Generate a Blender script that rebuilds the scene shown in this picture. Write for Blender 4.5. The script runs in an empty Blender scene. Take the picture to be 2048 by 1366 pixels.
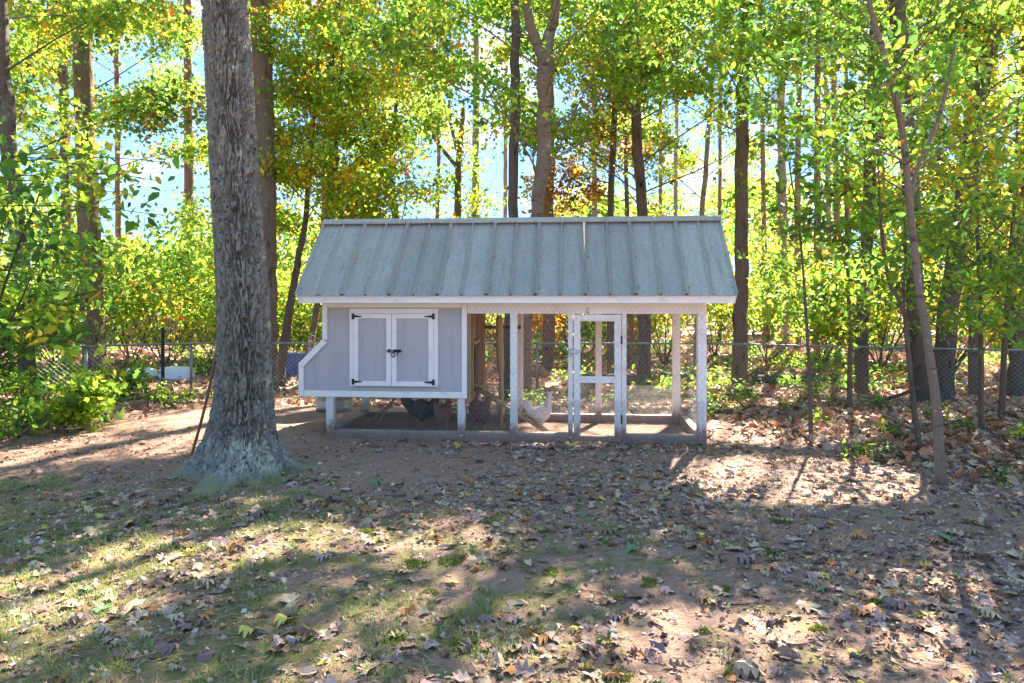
import bpy, bmesh, math, random
import numpy as np
from mathutils import Vector, Matrix

# ------------------------------------------------------------------ camera, world, sun, exposure
scene = bpy.context.scene
H, F, HOR = 1.43, 1440.0, 600.0              # eye height, focal length in photo pixels, horizon row
cam_d = bpy.data.cameras.new('camera'); cam = bpy.data.objects.new('camera', cam_d)
scene.collection.objects.link(cam)
cam.location = (0, 0, H); cam.rotation_euler = (math.radians(90), 0, 0)
cam_d.sensor_width = 36; cam_d.lens = 36 * F / 2048; cam_d.shift_y = -83 / 2048
cam_d.clip_start = .05; cam_d.clip_end = 1000
scene.camera = cam

SUN_AZ, SUN_EL = math.radians(24), math.radians(38)
S = Vector((math.sin(SUN_AZ) * math.cos(SUN_EL), math.cos(SUN_AZ) * math.cos(SUN_EL), math.sin(SUN_EL)))
sun_d = bpy.data.lights.new('sun', 'SUN'); sun_d.energy = 4.4; sun_d.angle = math.radians(.53); sun_d.color = (1, .91, .76)
sun = bpy.data.objects.new('sun', sun_d); scene.collection.objects.link(sun)
sun.rotation_euler = (-S).to_track_quat('-Z', 'Y').to_euler()

world = bpy.data.worlds.new('World'); scene.world = world; world.use_nodes = True
nt = world.node_tree; nt.nodes.clear()
wo = nt.nodes.new('ShaderNodeOutputWorld'); bg = nt.nodes.new('ShaderNodeBackground')
sky = nt.nodes.new('ShaderNodeTexSky'); sky.sky_type = 'NISHITA'; sky.sun_disc = False
sky.sun_elevation = SUN_EL; sky.sun_rotation = SUN_AZ; sky.air_density = 1.0; sky.dust_density = .0; sky.ozone_density = 1.5
tint = nt.nodes.new('ShaderNodeMix'); tint.data_type = 'RGBA'; tint.inputs[0].default_value = .94
tint.inputs[7].default_value = (.42, .84, 1.62, 1)     # an even clear blue through the whole sky
# a few pale clouds low in the sky, all the way round
tc = nt.nodes.new('ShaderNodeTexCoord'); mp = nt.nodes.new('ShaderNodeMapping'); mp.inputs['Scale'].default_value = (3, 3, 9)
nz = nt.nodes.new('ShaderNodeTexNoise'); nz.inputs['Scale'].default_value = 1.6; nz.inputs['Detail'].default_value = 6
cr = nt.nodes.new('ShaderNodeValToRGB'); cr.color_ramp.elements[0].position = .57; cr.color_ramp.elements[1].position = .72
cr.color_ramp.elements[1].color = (.8, .8, .8, 1)
cm = nt.nodes.new('ShaderNodeMix'); cm.data_type = 'RGBA'; cm.inputs[7].default_value = (2.2, 2.2, 2.3, 1)
L = nt.links.new
L(tc.outputs['Generated'], mp.inputs['Vector']); L(mp.outputs[0], nz.inputs['Vector']); L(nz.outputs[0], cr.inputs[0])
L(sky.outputs[0], tint.inputs[6]); L(tint.outputs[2], cm.inputs[6]); L(cr.outputs[0], cm.inputs[0])
L(cm.outputs[2], bg.inputs[0]); L(bg.outputs[0], wo.inputs[0])
bg.inputs[1].default_value = .11
scene.view_settings.view_transform = 'Standard'; scene.view_settings.look = 'None'
scene.view_settings.exposure = 3.3; scene.view_settings.gamma = 1.0; scene.view_settings.use_curve_mapping = False
scene.render.engine = 'CYCLES'
scene.cycles.max_bounces = 8; scene.cycles.diffuse_bounces = 4; scene.cycles.transmission_bounces = 6
scene.cycles.glossy_bounces = 2; scene.cycles.sample_clamp_indirect = 6

# ------------------------------------------------------------------ helpers
rng = np.random.default_rng(7)
random.seed(7)
COL = scene.collection

def V3(px, py, d):                            # a photo pixel at a known distance -> a place
    return np.array([(px - 1024) / F * d, d, H - (py - HOR) / F * d])

def link(o, parent=None):
    COL.objects.link(o)
    if parent is not None: o.parent = parent
    return o

def tag(o, label=None, cat=None, group=None, kind=None):
    if label: o['label'] = label
    if cat: o['category'] = cat
    if group: o['group'] = group
    if kind: o['kind'] = kind
    return o

def thing(name, label, cat, loc=(0, 0, 0), rz=0, group=None):
    o = bpy.data.objects.new(name, None); o.empty_display_size = .1
    o.location = [float(v) for v in loc]; o.rotation_euler = (0, 0, rz)
    link(o); return tag(o, label, cat, group)

def mesh_np(name, verts, faces, mat, smooth=False, cols=None):
    """verts (n,3) array; faces: list of index tuples or list of (m,k) arrays"""
    me = bpy.data.meshes.new(name)
    verts = np.asarray(verts, dtype=np.float32)
    if len(faces) and isinstance(faces[0], np.ndarray) and faces[0].ndim == 2:
        loops = np.concatenate([f.ravel() for f in faces]).astype(np.int32)
        tot = np.concatenate([np.full(len(f), f.shape[1], np.int32) for f in faces])
    else:
        loops = np.array([i for f in faces for i in f], np.int32)
        tot = np.array([len(f) for f in faces], np.int32)
    start = np.concatenate([[0], np.cumsum(tot)[:-1]]).astype(np.int32)
    me.vertices.add(len(verts)); me.vertices.foreach_set('co', verts.ravel())
    me.loops.add(len(loops)); me.loops.foreach_set('vertex_index', loops)
    me.polygons.add(len(tot)); me.polygons.foreach_set('loop_start', start); me.polygons.foreach_set('loop_total', tot)
    if smooth: me.polygons.foreach_set('use_smooth', np.ones(len(tot), bool))
    if cols is not None:
        a = me.attributes.new('Col', 'FLOAT_COLOR', 'POINT')
        c = np.ones((len(verts), 4), np.float32); c[:, :3] = cols
        a.data.foreach_set('color', c.ravel())
    me.update(calc_edges=True)
    if mat: me.materials.append(mat)
    return me

def mobj(name, verts, faces, mat, parent=None, smooth=False, cols=None, loc=None):
    o = bpy.data.objects.new(name, mesh_np(name, verts, faces, mat, smooth, cols))
    if loc is not None: o.location = [float(v) for v in loc]
    return link(o, parent)

def box(name, x0, x1, y0, y1, z0, z1, mat, parent=None, bev=.003):
    bm = bmesh.new()
    bmesh.ops.create_cube(bm, size=1)
    for v in bm.verts:
        v.co = Vector(((x0 + x1) / 2 + v.co.x * (x1 - x0), (y0 + y1) / 2 + v.co.y * (y1 - y0), (z0 + z1) / 2 + v.co.z * (z1 - z0)))
    if bev: bmesh.ops.bevel(bm, geom=bm.edges[:], offset=bev, segments=1, affect='EDGES')
    me = bpy.data.meshes.new(name); bm.to_mesh(me); bm.free(); me.materials.append(mat)
    return link(bpy.data.objects.new(name, me), parent)

def prism(name, pts, y0, y1, mat, parent=None, bev=.002):
    """pts: outline in x,z (counter-clockwise from the front), extruded along y"""
    bm = bmesh.new()
    a = [bm.verts.new((x, y0, z)) for x, z in pts]; b = [bm.verts.new((x, y1, z)) for x, z in pts]
    n = len(pts)
    bm.faces.new(a); bm.faces.new(b[::-1])
    for i in range(n): bm.faces.new((a[i], b[i], b[(i + 1) % n], a[(i + 1) % n]))
    bmesh.ops.recalc_face_normals(bm, faces=bm.faces[:])
    if bev: bmesh.ops.bevel(bm, geom=bm.edges[:], offset=bev, segments=1, affect='EDGES')
    me = bpy.data.meshes.new(name); bm.to_mesh(me); bm.free(); me.materials.append(mat)
    return link(bpy.data.objects.new(name, me), parent)

class Tubes:
    """collects tapered tubes along polylines"""
    def __init__(s): s.v = []; s.f = []; s.n = 0
    def add(s, pts, radii, sides=6, cap=True):
        pts = np.asarray(pts, float); m = len(pts)
        radii = np.broadcast_to(np.asarray(radii, float), (m,))
        t = np.gradient(pts, axis=0); t /= np.linalg.norm(t, axis=1, keepdims=True) + 1e-9
        ref = np.array([0, 0, 1.]) if abs(t[:, 2]).mean() < .8 else np.array([1., 0, 0])
        a = np.cross(t, ref); a /= np.linalg.norm(a, axis=1, keepdims=True) + 1e-9
        b = np.cross(t, a)
        th = np.arange(sides) / sides * 2 * math.pi
        ring = pts[:, None, :] + radii[:, None, None] * (np.cos(th)[None, :, None] * a[:, None, :] + np.sin(th)[None, :, None] * b[:, None, :])
        s.v.append(ring.reshape(-1, 3))
        i = np.arange(m - 1)[:, None] * sides; j = np.arange(sides)[None, :]; k = (j + 1) % sides
        q = np.stack([i + j, i + k, i + sides + k, i + sides + j], -1).reshape(-1, 4) + s.n
        s.f.append(q)
        if cap and sides in (3, 4):
            pass
        s.n += m * sides
        if cap:
            c0 = (np.arange(sides)[::-1] + s.n - m * sides)[None, :]; c1 = (np.arange(sides) + s.n - sides)[None, :]
            s.f += [c0, c1]
        return s
    def build(s, name, mat, parent=None, smooth=True, loc=None):
        return mobj(name, np.concatenate(s.v), s.f, mat, parent, smooth, loc=loc)

def wires(name, A, B, r, mat, parent=None):
    """straight thin wires from A to B (n,3), triangular section"""
    A = np.asarray(A, float); B = np.asarray(B, float); n = len(A)
    t = B - A; t /= np.linalg.norm(t, axis=1, keepdims=True)
    ref = np.where(abs(t[:, 1:2]) > .9, np.array([[1., 0, 0]]), np.array([[0, 1., 0]]))
    a = np.cross(t, ref); a /= np.linalg.norm(a, axis=1, keepdims=True); b = np.cross(t, a)
    vs = []
    for P in (A, B):
        for k in range(3):
            th = k * 2 * math.pi / 3
            vs.append(P + r * (math.cos(th) * a + math.sin(th) * b))
    v = np.stack(vs, 1).reshape(-1, 3)
    o = np.arange(n)[:, None] * 6
    f = [np.concatenate([o + 0, o + 1, o + 4, o + 3], 1), np.concatenate([o + 1, o + 2, o + 5, o + 4], 1), np.concatenate([o + 2, o + 0, o + 3, o + 5], 1)]
    return mobj(name, v, f, mat, parent)

# --- value noise in numpy
_P = np.random.default_rng(3).random(4096)
def _h(ix, iy, iz): return _P[(ix * 73856093 ^ iy * 19349663 ^ iz * 83492791) & 4095]
def vnoise(x, y, z=0.0):
    x = np.asarray(x, float); y = np.asarray(y, float); z = np.asarray(z, float) + 0 * x
    ix = np.floor(x).astype(np.int64); iy = np.floor(y).astype(np.int64); iz = np.floor(z).astype(np.int64)
    fx = x - ix; fy = y - iy; fz = z - iz
    fx = fx * fx * (3 - 2 * fx); fy = fy * fy * (3 - 2 * fy); fz = fz * fz * (3 - 2 * fz)
    r = 0
    for a in (0, 1):
        for b in (0, 1):
            for c in (0, 1):
                r = r + _h(ix + a, iy + b, iz + c) * (fx if a else 1 - fx) * (fy if b else 1 - fy) * (fz if c else 1 - fz)
    return r
def fbm(x, y, z=0.0, o=4):
    r = 0; a = .5; s = 0
    for k in range(o):
        r = r + a * vnoise(x * 2 ** k, y * 2 ** k, np.asarray(z) * 2 ** k + 7.3 * k); s += a; a *= .5
    return r / s

def sstep(a, b, x): t = np.clip((x - a) / (b - a), 0, 1); return t * t * (3 - 2 * t)
def zg(x, y):
    """the lie of the land"""
    x = np.asarray(x, float); y = np.asarray(y, float)
    z = -.30 * sstep(8.7, 13.0, y)
    z = z + .05 * sstep(.5, 4, -x) * sstep(5, 8, y) * (1 - sstep(9, 14, y))
    z = z + .6 * sstep(28, 70, y)
    flat = np.exp(-((x / 2.3) ** 4 + ((y - 7.9) / 1.1) ** 4))
    b = (fbm(x * .45 + 3, y * .45 + 9) - .5) * .10 + (fbm(x * 2.3, y * 2.3) - .5) * .028
    return z + b * (1 - flat)

# ------------------------------------------------------------------ materials
def new_mat(name):
    m = bpy.data.materials.new(name); m.use_nodes = True
    n = m.node_tree; p = n.nodes['Principled BSDF']
    return m, n, p
def N(n, t, **kw):
    o = n.nodes.new('ShaderNode' + t)
    for k, v in kw.items():
        if k in o.inputs: o.inputs[k].default_value = v
        else: setattr(o, k, v)
    return o
def ramp(n, *stops):
    r = n.nodes.new('ShaderNodeValToRGB'); e = r.color_ramp.elements
    while len(e) < len(stops): e.new(.5)
    for i, (p, c) in enumerate(stops):
        e[i].position = p; e[i].color = (*c, 1) if len(c) == 3 else c
    return r
def coords(n, scale=(1, 1, 1), which='Object'):
    tc = N(n, 'TexCoord'); mp = N(n, 'Mapping'); mp.inputs['Scale'].default_value = scale
    n.links.new(tc.outputs[which], mp.inputs[0]); return mp.outputs[0]
def bump(n, p, h, strength, dist=.01):
    b = N(n, 'Bump'); b.inputs['Strength'].default_value = strength; b.inputs['Distance'].default_value = dist
    n.links.new(h, b.inputs['Height']); n.links.new(b.outputs[0], p.inputs['Normal'])
def mixc(n, fac, a, b, blend='MIX'):
    m = N(n, 'Mix', data_type='RGBA', blend_type=blend)
    for s, v in ((0, fac), (6, a), (7, b)):
        if isinstance(v, bpy.types.NodeSocket): n.links.new(v, m.inputs[s])
        elif s == 0: m.inputs[0].default_value = v
        else: m.inputs[s].default_value = (*v, 1)
    return m.outputs[2]
def noise(n, vec, scale, detail=4, rough=.6):
    t = N(n, 'TexNoise', Scale=scale, Detail=detail, Roughness=rough); n.links.new(vec, t.inputs['Vector']); return t.outputs[0]
def thr(n, v, a, b):
    r = ramp(n, (a, (0, 0, 0)), (b, (1, 1, 1))); n.links.new(v, r.inputs[0]); return r.outputs[0]

def plain(name, col, rough=.6, metal=0, var=.15, scale=30, bumpy=.1, stretch=(1, 1, 1)):
    m, n, p = new_mat(name)
    v = coords(n, stretch); f = noise(n, v, scale)
    c = mixc(n, f, [k * (1 - var) for k in col], [min(1, k * (1 + var)) for k in col])
    n.links.new(c, p.inputs['Base Color']); p.inputs['Roughness'].default_value = rough; p.inputs['Metallic'].default_value = metal
    if bumpy: bump(n, p, f, bumpy)
    return m

def painted(name, col, grain=(40, 40, 3), soil=True, soil_top=.28):
    """painted timber with soil splashed up its foot"""
    m, n, p = new_mat(name)
    v = coords(n, grain); g = noise(n, v, 1.0, 3)
    w = noise(n, coords(n), 5, 5)
    c = mixc(n, g, [k * .9 for k in col], col)
    c = mixc(n, thr(n, w, .55, .75), c, [col[0] * .74, col[1] * .70, col[2] * .65]); sp = noise(n, coords(n), 42, 3, .6); c = mixc(n, thr(n, sp, .69, .73), c, (.22, .19, .16))
    if soil:
        tcz = N(n, 'TexCoord'); sep = N(n, 'SeparateXYZ'); n.links.new(tcz.outputs['Object'], sep.inputs[0])
        mr = N(n, 'MapRange'); mr.inputs[1].default_value = 0; mr.inputs[2].default_value = soil_top; mr.inputs[3].default_value = 1; mr.inputs[4].default_value = 0
        n.links.new(sep.outputs[2], mr.inputs[0])
        sp = noise(n, coords(n, (1, 1, .7)), 28, 6, .7)
        mul = N(n, 'Math', operation='MULTIPLY_ADD'); n.links.new(mr.outputs[0], mul.inputs[0]); mul.inputs[1].default_value = .75
        n.links.new(sp, mul.inputs[2])
        c = mixc(n, thr(n, mul.outputs[0], .66, 1.0), c, (.27, .16, .11))
    n.links.new(c, p.inputs['Base Color']); p.inputs['Roughness'].default_value = .55
    bump(n, p, g, .12)
    return m

def siding_mat():
    m, n, p = new_mat('grey_siding')
    g = noise(n, coords(n, (55, 55, 2.2)), 1.0, 5, .7); w = noise(n, coords(n), 3, 4)
    fine = noise(n, coords(n, (1, 1, 1)), 160, 2)
    c = mixc(n, g, (.43, .40, .38), (.49, .46, .435))
    c = mixc(n, thr(n, w, .5, .9), c, (.385, .375, .365))
    g2 = noise(n, coords(n, (24, 24, .8)), 1, 6, .75); c = mixc(n, thr(n, g2, .52, .7), c, (.335, .325, .315)); sp = noise(n, coords(n), 36, 3, .6); c = mixc(n, thr(n, sp, .70, .74), c, (.16, .15, .14))
    n.links.new(c, p.inputs['Base Color']); p.inputs['Roughness'].default_value = .6
    mm = N(n, 'Math', operation='ADD'); n.links.new(g, mm.inputs[0]); n.links.new(fine, mm.inputs[1])
    bump(n, p, mm.outputs[0], .6, .008)
    return m

def roof_mat():
    m, n, p = new_mat('galvanised_roof')
    v = coords(n); w = noise(n, v, 2.2, 5); s = noise(n, v, 40, 4, .7); streak = noise(n, coords(n, (18, 1.6, 1.6)), 1, 5)
    spang = N(n, 'TexVoronoi', Scale=70); n.links.new(v, spang.inputs['Vector'])
    c = mixc(n, w, (.24, .222, .18), (.345, .318, .262))
    c = mixc(n, thr(n, streak, .45, .8), c, (.21, .20, .17))
    k = mixc(n, .12, c, spang.outputs['Color'])
    c = mixc(n, thr(n, s, .64, .70), k, (.16, .16, .14))
    oi = N(n, 'ObjectInfo'); vr = N(n, 'MapRange'); vr.inputs[3].default_value = .82; vr.inputs[4].default_value = 1.18; n.links.new(oi.outputs['Random'], vr.inputs[0])
    hs = N(n, 'HueSaturation'); n.links.new(vr.outputs[0], hs.inputs['Value']); n.links.new(c, hs.inputs['Color']); c = hs.outputs[0]
    dirt = noise(n, coords(n, (7, 1.2, 1.2)), 1, 6, .7); c = mixc(n, thr(n, dirt, .56, .85), c, (.15, .145, .115))
    n.links.new(c, p.inputs['Base Color']); p.inputs['Metallic'].default_value = .2
    r = N(n, 'MapRange'); r.inputs[3].default_value = .42; r.inputs[4].default_value = .62
    n.links.new(w, r.inputs[0]); n.links.new(r.outputs[0], p.inputs['Roughness'])
    bump(n, p, noise(n, v, 5, 3), .5, .02)
    return m

def bark_mat(name, dark, light, lichen=None, lich_amt=.6, vs=(19, 19, 4), bs=1.0, dist=.05, moss=False):
    m, n, p = new_mat(name)
    v = coords(n, vs)
    vo = N(n, 'TexVoronoi', Scale=1.0, feature='DISTANCE_TO_EDGE')
    wv = noise(n, coords(n, (vs[0] * .5, vs[1] * .5, vs[2] * .5)), 1.2, 4)
    add = N(n, 'VectorMath', operation='ADD'); n.links.new(v, add.inputs[0])
    cc = N(n, 'TexNoise', Scale=2.0, Detail=3.0); n.links.new(coords(n, (8, 8, 2.5)), cc.inputs['Vector'])
    n.links.new(cc.outputs['Color'], add.inputs[1]); n.links.new(add.outputs[0], vo.inputs['Vector'])
    fine = noise(n, coords(n, (90, 90, 30)), 1, 4, .7)
    pat = noise(n, coords(n, (3, 3, 1.4)), 1.0, 4)
    c = mixc(n, fine, dark, light)
    c = mixc(n, thr(n, pat, .35, .7), c, [k * .72 for k in light]); c = mixc(n, thr(n, wv, .56, .7), c, [k * .55 for k in dark])
    if lichen:
        l1 = noise(n, coords(n, (1, 1, .8)), 17, 7, .7); l2 = noise(n, coords(n, (1, 1, .6)), 2.3, 3)
        ad = N(n, 'Math', operation='MULTIPLY_ADD'); n.links.new(l2, ad.inputs[0]); ad.inputs[1].default_value = .55; n.links.new(l1, ad.inputs[2])
        last = ad.outputs[0]
        if moss:
            sx = N(n, 'SeparateXYZ'); tz = N(n, 'TexCoord'); n.links.new(tz.outputs['Object'], sx.inputs[0])
            mr = N(n, 'MapRange'); mr.inputs[1].default_value = .1; mr.inputs[2].default_value = 1.0; mr.inputs[3].default_value = .075; mr.inputs[4].default_value = 0
            n.links.new(sx.outputs[2], mr.inputs[0]); a2 = N(n, 'Math', operation='ADD'); n.links.new(last, a2.inputs[0]); n.links.new(mr.outputs[0], a2.inputs[1]); last = a2.outputs[0]
        c = mixc(n, thr(n, last, lich_amt + .22, lich_amt + .32), c, lichen)
        if moss:
            mz = N(n, 'MapRange'); mz.inputs[1].default_value = 0; mz.inputs[2].default_value = .28; mz.inputs[3].default_value = .55; mz.inputs[4].default_value = 0
            n.links.new(sx.outputs[2], mz.inputs[0]); a3 = N(n, 'Math', operation='ADD'); n.links.new(mz.outputs[0], a3.inputs[0]); n.links.new(l1, a3.inputs[1])
            c = mixc(n, thr(n, a3.outputs[0], .92, 1.1), c, (.20, .19, .09))
    n.links.new(c, p.inputs['Base Color']); p.inputs['Roughness'].default_value = .95; p.inputs['Specular IOR Level'].default_value = .08
    hh = N(n, 'Math', operation='MULTIPLY_ADD'); n.links.new(vo.outputs['Distance'], hh.inputs[0]); hh.inputs[1].default_value = 1.6; n.links.new(fine, hh.inputs[2])
    bump(n, p, hh.outputs[0], bs, dist)
    return m

def leaf_mat(name, trans=.5, rough=.45, sat=1.0):
    m = bpy.data.materials.new(name); m.use_nodes = True; n = m.node_tree; n.nodes.clear()
    out = N(n, 'OutputMaterial'); at = N(n, 'Attribute', attribute_name='Col')
    df = N(n, 'BsdfPrincipled'); df.inputs['Roughness'].default_value = rough; df.inputs['Specular IOR Level'].default_value = .18
    tr = N(n, 'BsdfTranslucent'); mx = N(n, 'MixShader'); mx.inputs[0].default_value = trans
    g = N(n, 'Gamma', Gamma=.82); n.links.new(at.outputs['Color'], g.inputs[0])
    n.links.new(at.outputs['Color'], df.inputs['Base Color']); n.links.new(g.outputs[0], tr.inputs['Color'])
    n.links.new(df.outputs[0], mx.inputs[1]); n.links.new(tr.outputs[0], mx.inputs[2]); n.links.new(mx.outputs[0], out.inputs[0])
    return m

def dead_leaf_mat(name, col, col2):
    m = bpy.data.materials.new(name); m.use_nodes = True; n = m.node_tree; p = n.nodes['Principled BSDF']
    f = noise(n, coords(n), 9, 4); oi = N(n, 'ObjectInfo')
    c = mixc(n, f, col, col2)
    hs = N(n, 'HueSaturation'); mr = N(n, 'MapRange'); mr.inputs[3].default_value = .75; mr.inputs[4].default_value = 1.2
    n.links.new(oi.outputs['Random'], mr.inputs[0]); n.links.new(mr.outputs[0], hs.inputs['Value']); n.links.new(c, hs.inputs['Color'])
    n.links.new(hs.outputs[0], p.inputs['Base Color']); p.inputs['Roughness'].default_value = .7; p.inputs['Specular IOR Level'].default_value = .2
    return m

M = {}
M['white'] = painted('white_paint', (.86, .80, .725))
M['white_clean'] = painted('white_trim_paint', (.86, .80, .725), soil=False)
M['white_h'] = painted('white_board_paint', (.86, .80, .725), grain=(3, 40, 40), soil=False)
M['sill'] = painted('soiled_sill_paint', (.42, .34, .30), grain=(3, 40, 40), soil_top=.14)
M['siding'] = siding_mat(); M['roof'] = roof_mat()
M['black'] = plain('black_iron', (.02, .02, .022), .45, .3)
M['zinc'] = plain('dull_zinc', (.42, .43, .44), .45, .7)
M['wire'] = plain('galvanised_wire', (.36, .36, .36), .4, .8, bumpy=0)
M['fencewire'] = plain('fence_wire', (.50, .50, .48), .45, .6, bumpy=0)
M['pipe'] = plain('grey_fence_pipe', (.22, .23, .23), .45, .55)
M['greenpost'] = plain('dark_green_steel', (.03, .06, .05), .5, .2)
M['rawwood'] = plain('raw_timber', (.36, .235, .12), .75, 0, .3, 1, .2, (50, 50, 4))
M['ply'] = plain('raw_plywood', (.40, .28, .15), .75, 0, .25, 1, .15, (4, 30, 30))
M['redwood'] = plain('red_brown_timber', (.15, .06, .035), .75, 0, .3, 1, .2, (4, 40, 40))
M['log'] = plain('peeled_log', (.45, .31, .17), .75, 0, .3, 1, .3, (14, 14, 30))
M['rod'] = plain('rusty_rod', (.24, .11, .065), .8, 0, .3, 60, .3)
M['dark'] = plain('painted_hollow_shade', (.015, .012, .01), .9)  # near-black colour for the shade inside the house
M['can'] = plain('galvanised_can', (.40, .42, .43), .38, .75, .2, 8, .05)
M['tub'] = plain('white_plastic', (.62, .67, .72), .4, 0, .12, 6)
M['tarp'] = plain('blue_tarp', (.07, .12, .26), .5, 0, .4, 5, .5)
M['picket'] = plain('weathered_pickets', (.27, .20, .15), .85, 0, .3, 3, .1)
M['lamp'] = plain('grey_lamp_shade', (.30, .30, .29), .5, .2)
M['pole'] = plain('pale_pole', (.6, .58, .55), .6)
M['cutwood'] = plain('fresh_cut_wood', (.48, .29, .13), .8, 0, .3, 1, .2, (6, 6, 40))
M['oakbark'] = bark_mat('lichened_oak_bark', (.082, .075, .062), (.285, .268, .225), (.38, .37, .26), .635, (60, 60, 22), .7, .006, True)
M['bark_dark'] = bark_mat('dark_bark', (.09, .07, .055), (.25, .195, .155), (.30, .31, .25), .66)
M['bark_brown'] = bark_mat('brown_bark', (.12, .088, .065), (.32, .245, .19), (.33, .33, .27), .68)
M['bark_pine'] = bark_mat('reddish_pine_bark', (.10, .055, .042), (.29, .18, .14), None, .6, (14, 14, 6), .9, .02)
M['bark_pale'] = bark_mat('pale_far_bark', (.17, .12, .10), (.36, .28, .25), None, .6, (14, 14, 6), .6, .02)
M['bark_smooth'] = bark_mat('smooth_grey_bark', (.11, .08, .06), (.25, .19, .145), (.38, .36, .31), .66, (10, 10, 30), .3, .006)
M['twig'] = plain('dark_twig', (.07, .05, .038), .85)
M['leaf'] = leaf_mat('live_leaf', .62); M['leaf_near'] = leaf_mat('glossy_leaf', .55, .38); M['litter'] = leaf_mat('dry_leaf', .12, .65)
M['grass'] = leaf_mat('grass_blade', .35, .5)

# ------------------------------------------------------------------ ground
def ground_mat():
    m, n, p = new_mat('bare_soil_and_moss')
    v = coords(n)
    a = noise(n, v, .8, 6, .65); b = noise(n, v, 6, 6, .7); c_ = noise(n, v, 45, 4, .7); d = noise(n, v, 170, 3, .8)
    soil = mixc(n, b, (.37, .20, .14), (.60, .38, .28))
    soil = mixc(n, thr(n, c_, .5, .75), soil, (.62, .44, .34))
    soil = mixc(n, thr(n, d, .56, .68), soil, (.20, .115, .08))
    soil = mixc(n, thr(n, a, .52, .72), soil, (.52, .26, .18))
    # moss and thin grass in patches, more of it on the lawn side (left, near)
    sep = N(n, 'SeparateXYZ'); tcz = N(n, 'TexCoord'); n.links.new(tcz.outputs['Object'], sep.inputs[0])
    mx = N(n, 'MapRange'); mx.inputs[1].default_value = 3.2; mx.inputs[2].default_value = -1.2; mx.inputs[3].default_value = -.14; mx.inputs[4].default_value = .05
    my = N(n, 'MapRange'); my.inputs[1].default_value = 5.0; my.inputs[2].default_value = 6.6; my.inputs[3].default_value = .03; my.inputs[4].default_value = -.4
    n.links.new(sep.outputs[0], mx.inputs[0]); n.links.new(sep.outputs[1], my.inputs[0])
    s1 = N(n, 'Math', operation='ADD'); n.links.new(mx.outputs[0], s1.inputs[0]); n.links.new(my.outputs[0], s1.inputs[1])
    g = noise(n, v, 2.2, 7, .72)
    fr = N(n, 'Math', operation='MULTIPLY_ADD'); n.links.new(noise(n, v, 26, 5, .75), fr.inputs[0]); fr.inputs[1].default_value = .45; fr.inputs[2].default_value = -.225
    s3 = N(n, 'Math', operation='ADD'); n.links.new(s1.outputs[0], s3.inputs[0]); n.links.new(fr.outputs[0], s3.inputs[1]); s1 = s3
    s2 = N(n, 'Math', operation='ADD'); n.links.new(s1.outputs[0], s2.inputs[0]); n.links.new(g, s2.inputs[1])
    mossc = mixc(n, c_, (.18, .165, .05), (.36, .32, .12))
    c = mixc(n, thr(n, s2.outputs[0], .49, .60), soil, mossc)
    n.links.new(c, p.inputs['Base Color']); p.inputs['Roughness'].default_value = .95; p.inputs['Specular IOR Level'].default_value = .15
    h = N(n, 'Math', operation='MULTIPLY_ADD'); n.links.new(c_, h.inputs[0]); h.inputs[1].default_value = .6; n.links.new(d, h.inputs[2])
    h2 = N(n, 'Math', operation='ADD'); n.links.new(h.outputs[0], h2.inputs[0]); n.links.new(b, h2.inputs[1])
    bump(n, p, h2.outputs[0], 1.0, .03)
    return m
gx = np.concatenate([-np.geomspace(250, 8.2, 30), np.linspace(-8, 8, 201), np.geomspace(8.2, 250, 30)])
gy = np.concatenate([-np.geomspace(120, 1, 18), np.linspace(-.5, 14, 181), np.geomspace(14.3, 300, 40)])
X, Y = np.meshgrid(gx, gy); Z = zg(X, Y)
nx, ny = len(gx), len(gy)
i = (np.arange(ny - 1)[:, None] * nx + np.arange(nx - 1)[None, :]).ravel()
g = mobj('ground', np.stack([X.ravel(), Y.ravel(), Z.ravel()], 1), [np.stack([i, i + 1, i + nx + 1, i + nx], 1)], ground_mat(), smooth=True)
tag(g, kind='structure')

# ------------------------------------------------------------------ chicken coop
YAW = math.radians(-5.0)
coop = thing('chicken_coop', 'grey and white timber chicken coop with wire run and ribbed metal roof', 'chicken coop', (0, 7.28, 0), YAW)
def cw(x, y, z):                              # coop coordinates -> world
    return (x * math.cos(YAW) - y * math.sin(YAW), 7.28 + x * math.sin(YAW) + y * math.cos(YAW), z)
HX0, HX1, HZ0, HZ1, BACK = -1.97, -.459, .43, 1.3975, 1.30
NX = -2.22
# --- house walls (front skin has the nest-box outline)
prof = [(NX + .01, HZ0 + .01), (HX1 - .01, HZ0 + .01), (HX1 - .01, HZ1), (HX0 + .01, HZ1), (HX0 + .01, 1.016), (NX + .01, .783)]
prism('front_wall', prof, .006, .024, M['siding'], coop, 0)
prism('back_wall', prof, BACK - .02, BACK, M['siding'], coop, 0)
box('house_floor', NX + .02, HX1 - .03, .026, BACK - .022, HZ0 + .012, HZ0 + .03, M['ply'], coop, 0)
box('nest_box_wall', NX + .012, NX + .03, .026, BACK - .022, HZ0 + .032, .77, M['siding'], coop, 0)
prism('nest_box_lid', [(NX - .02, .765), (NX + .0, .745), (HX0 + .02, 1.01), (HX0 + .0, 1.03)][::1], .026, BACK - .022, M['white_clean'], coop, .001)
box('left_wall', HX0 + .012, HX0 + .03, .026, BACK - .022, 1.03, HZ1, M['siding'], coop, 0)
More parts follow.
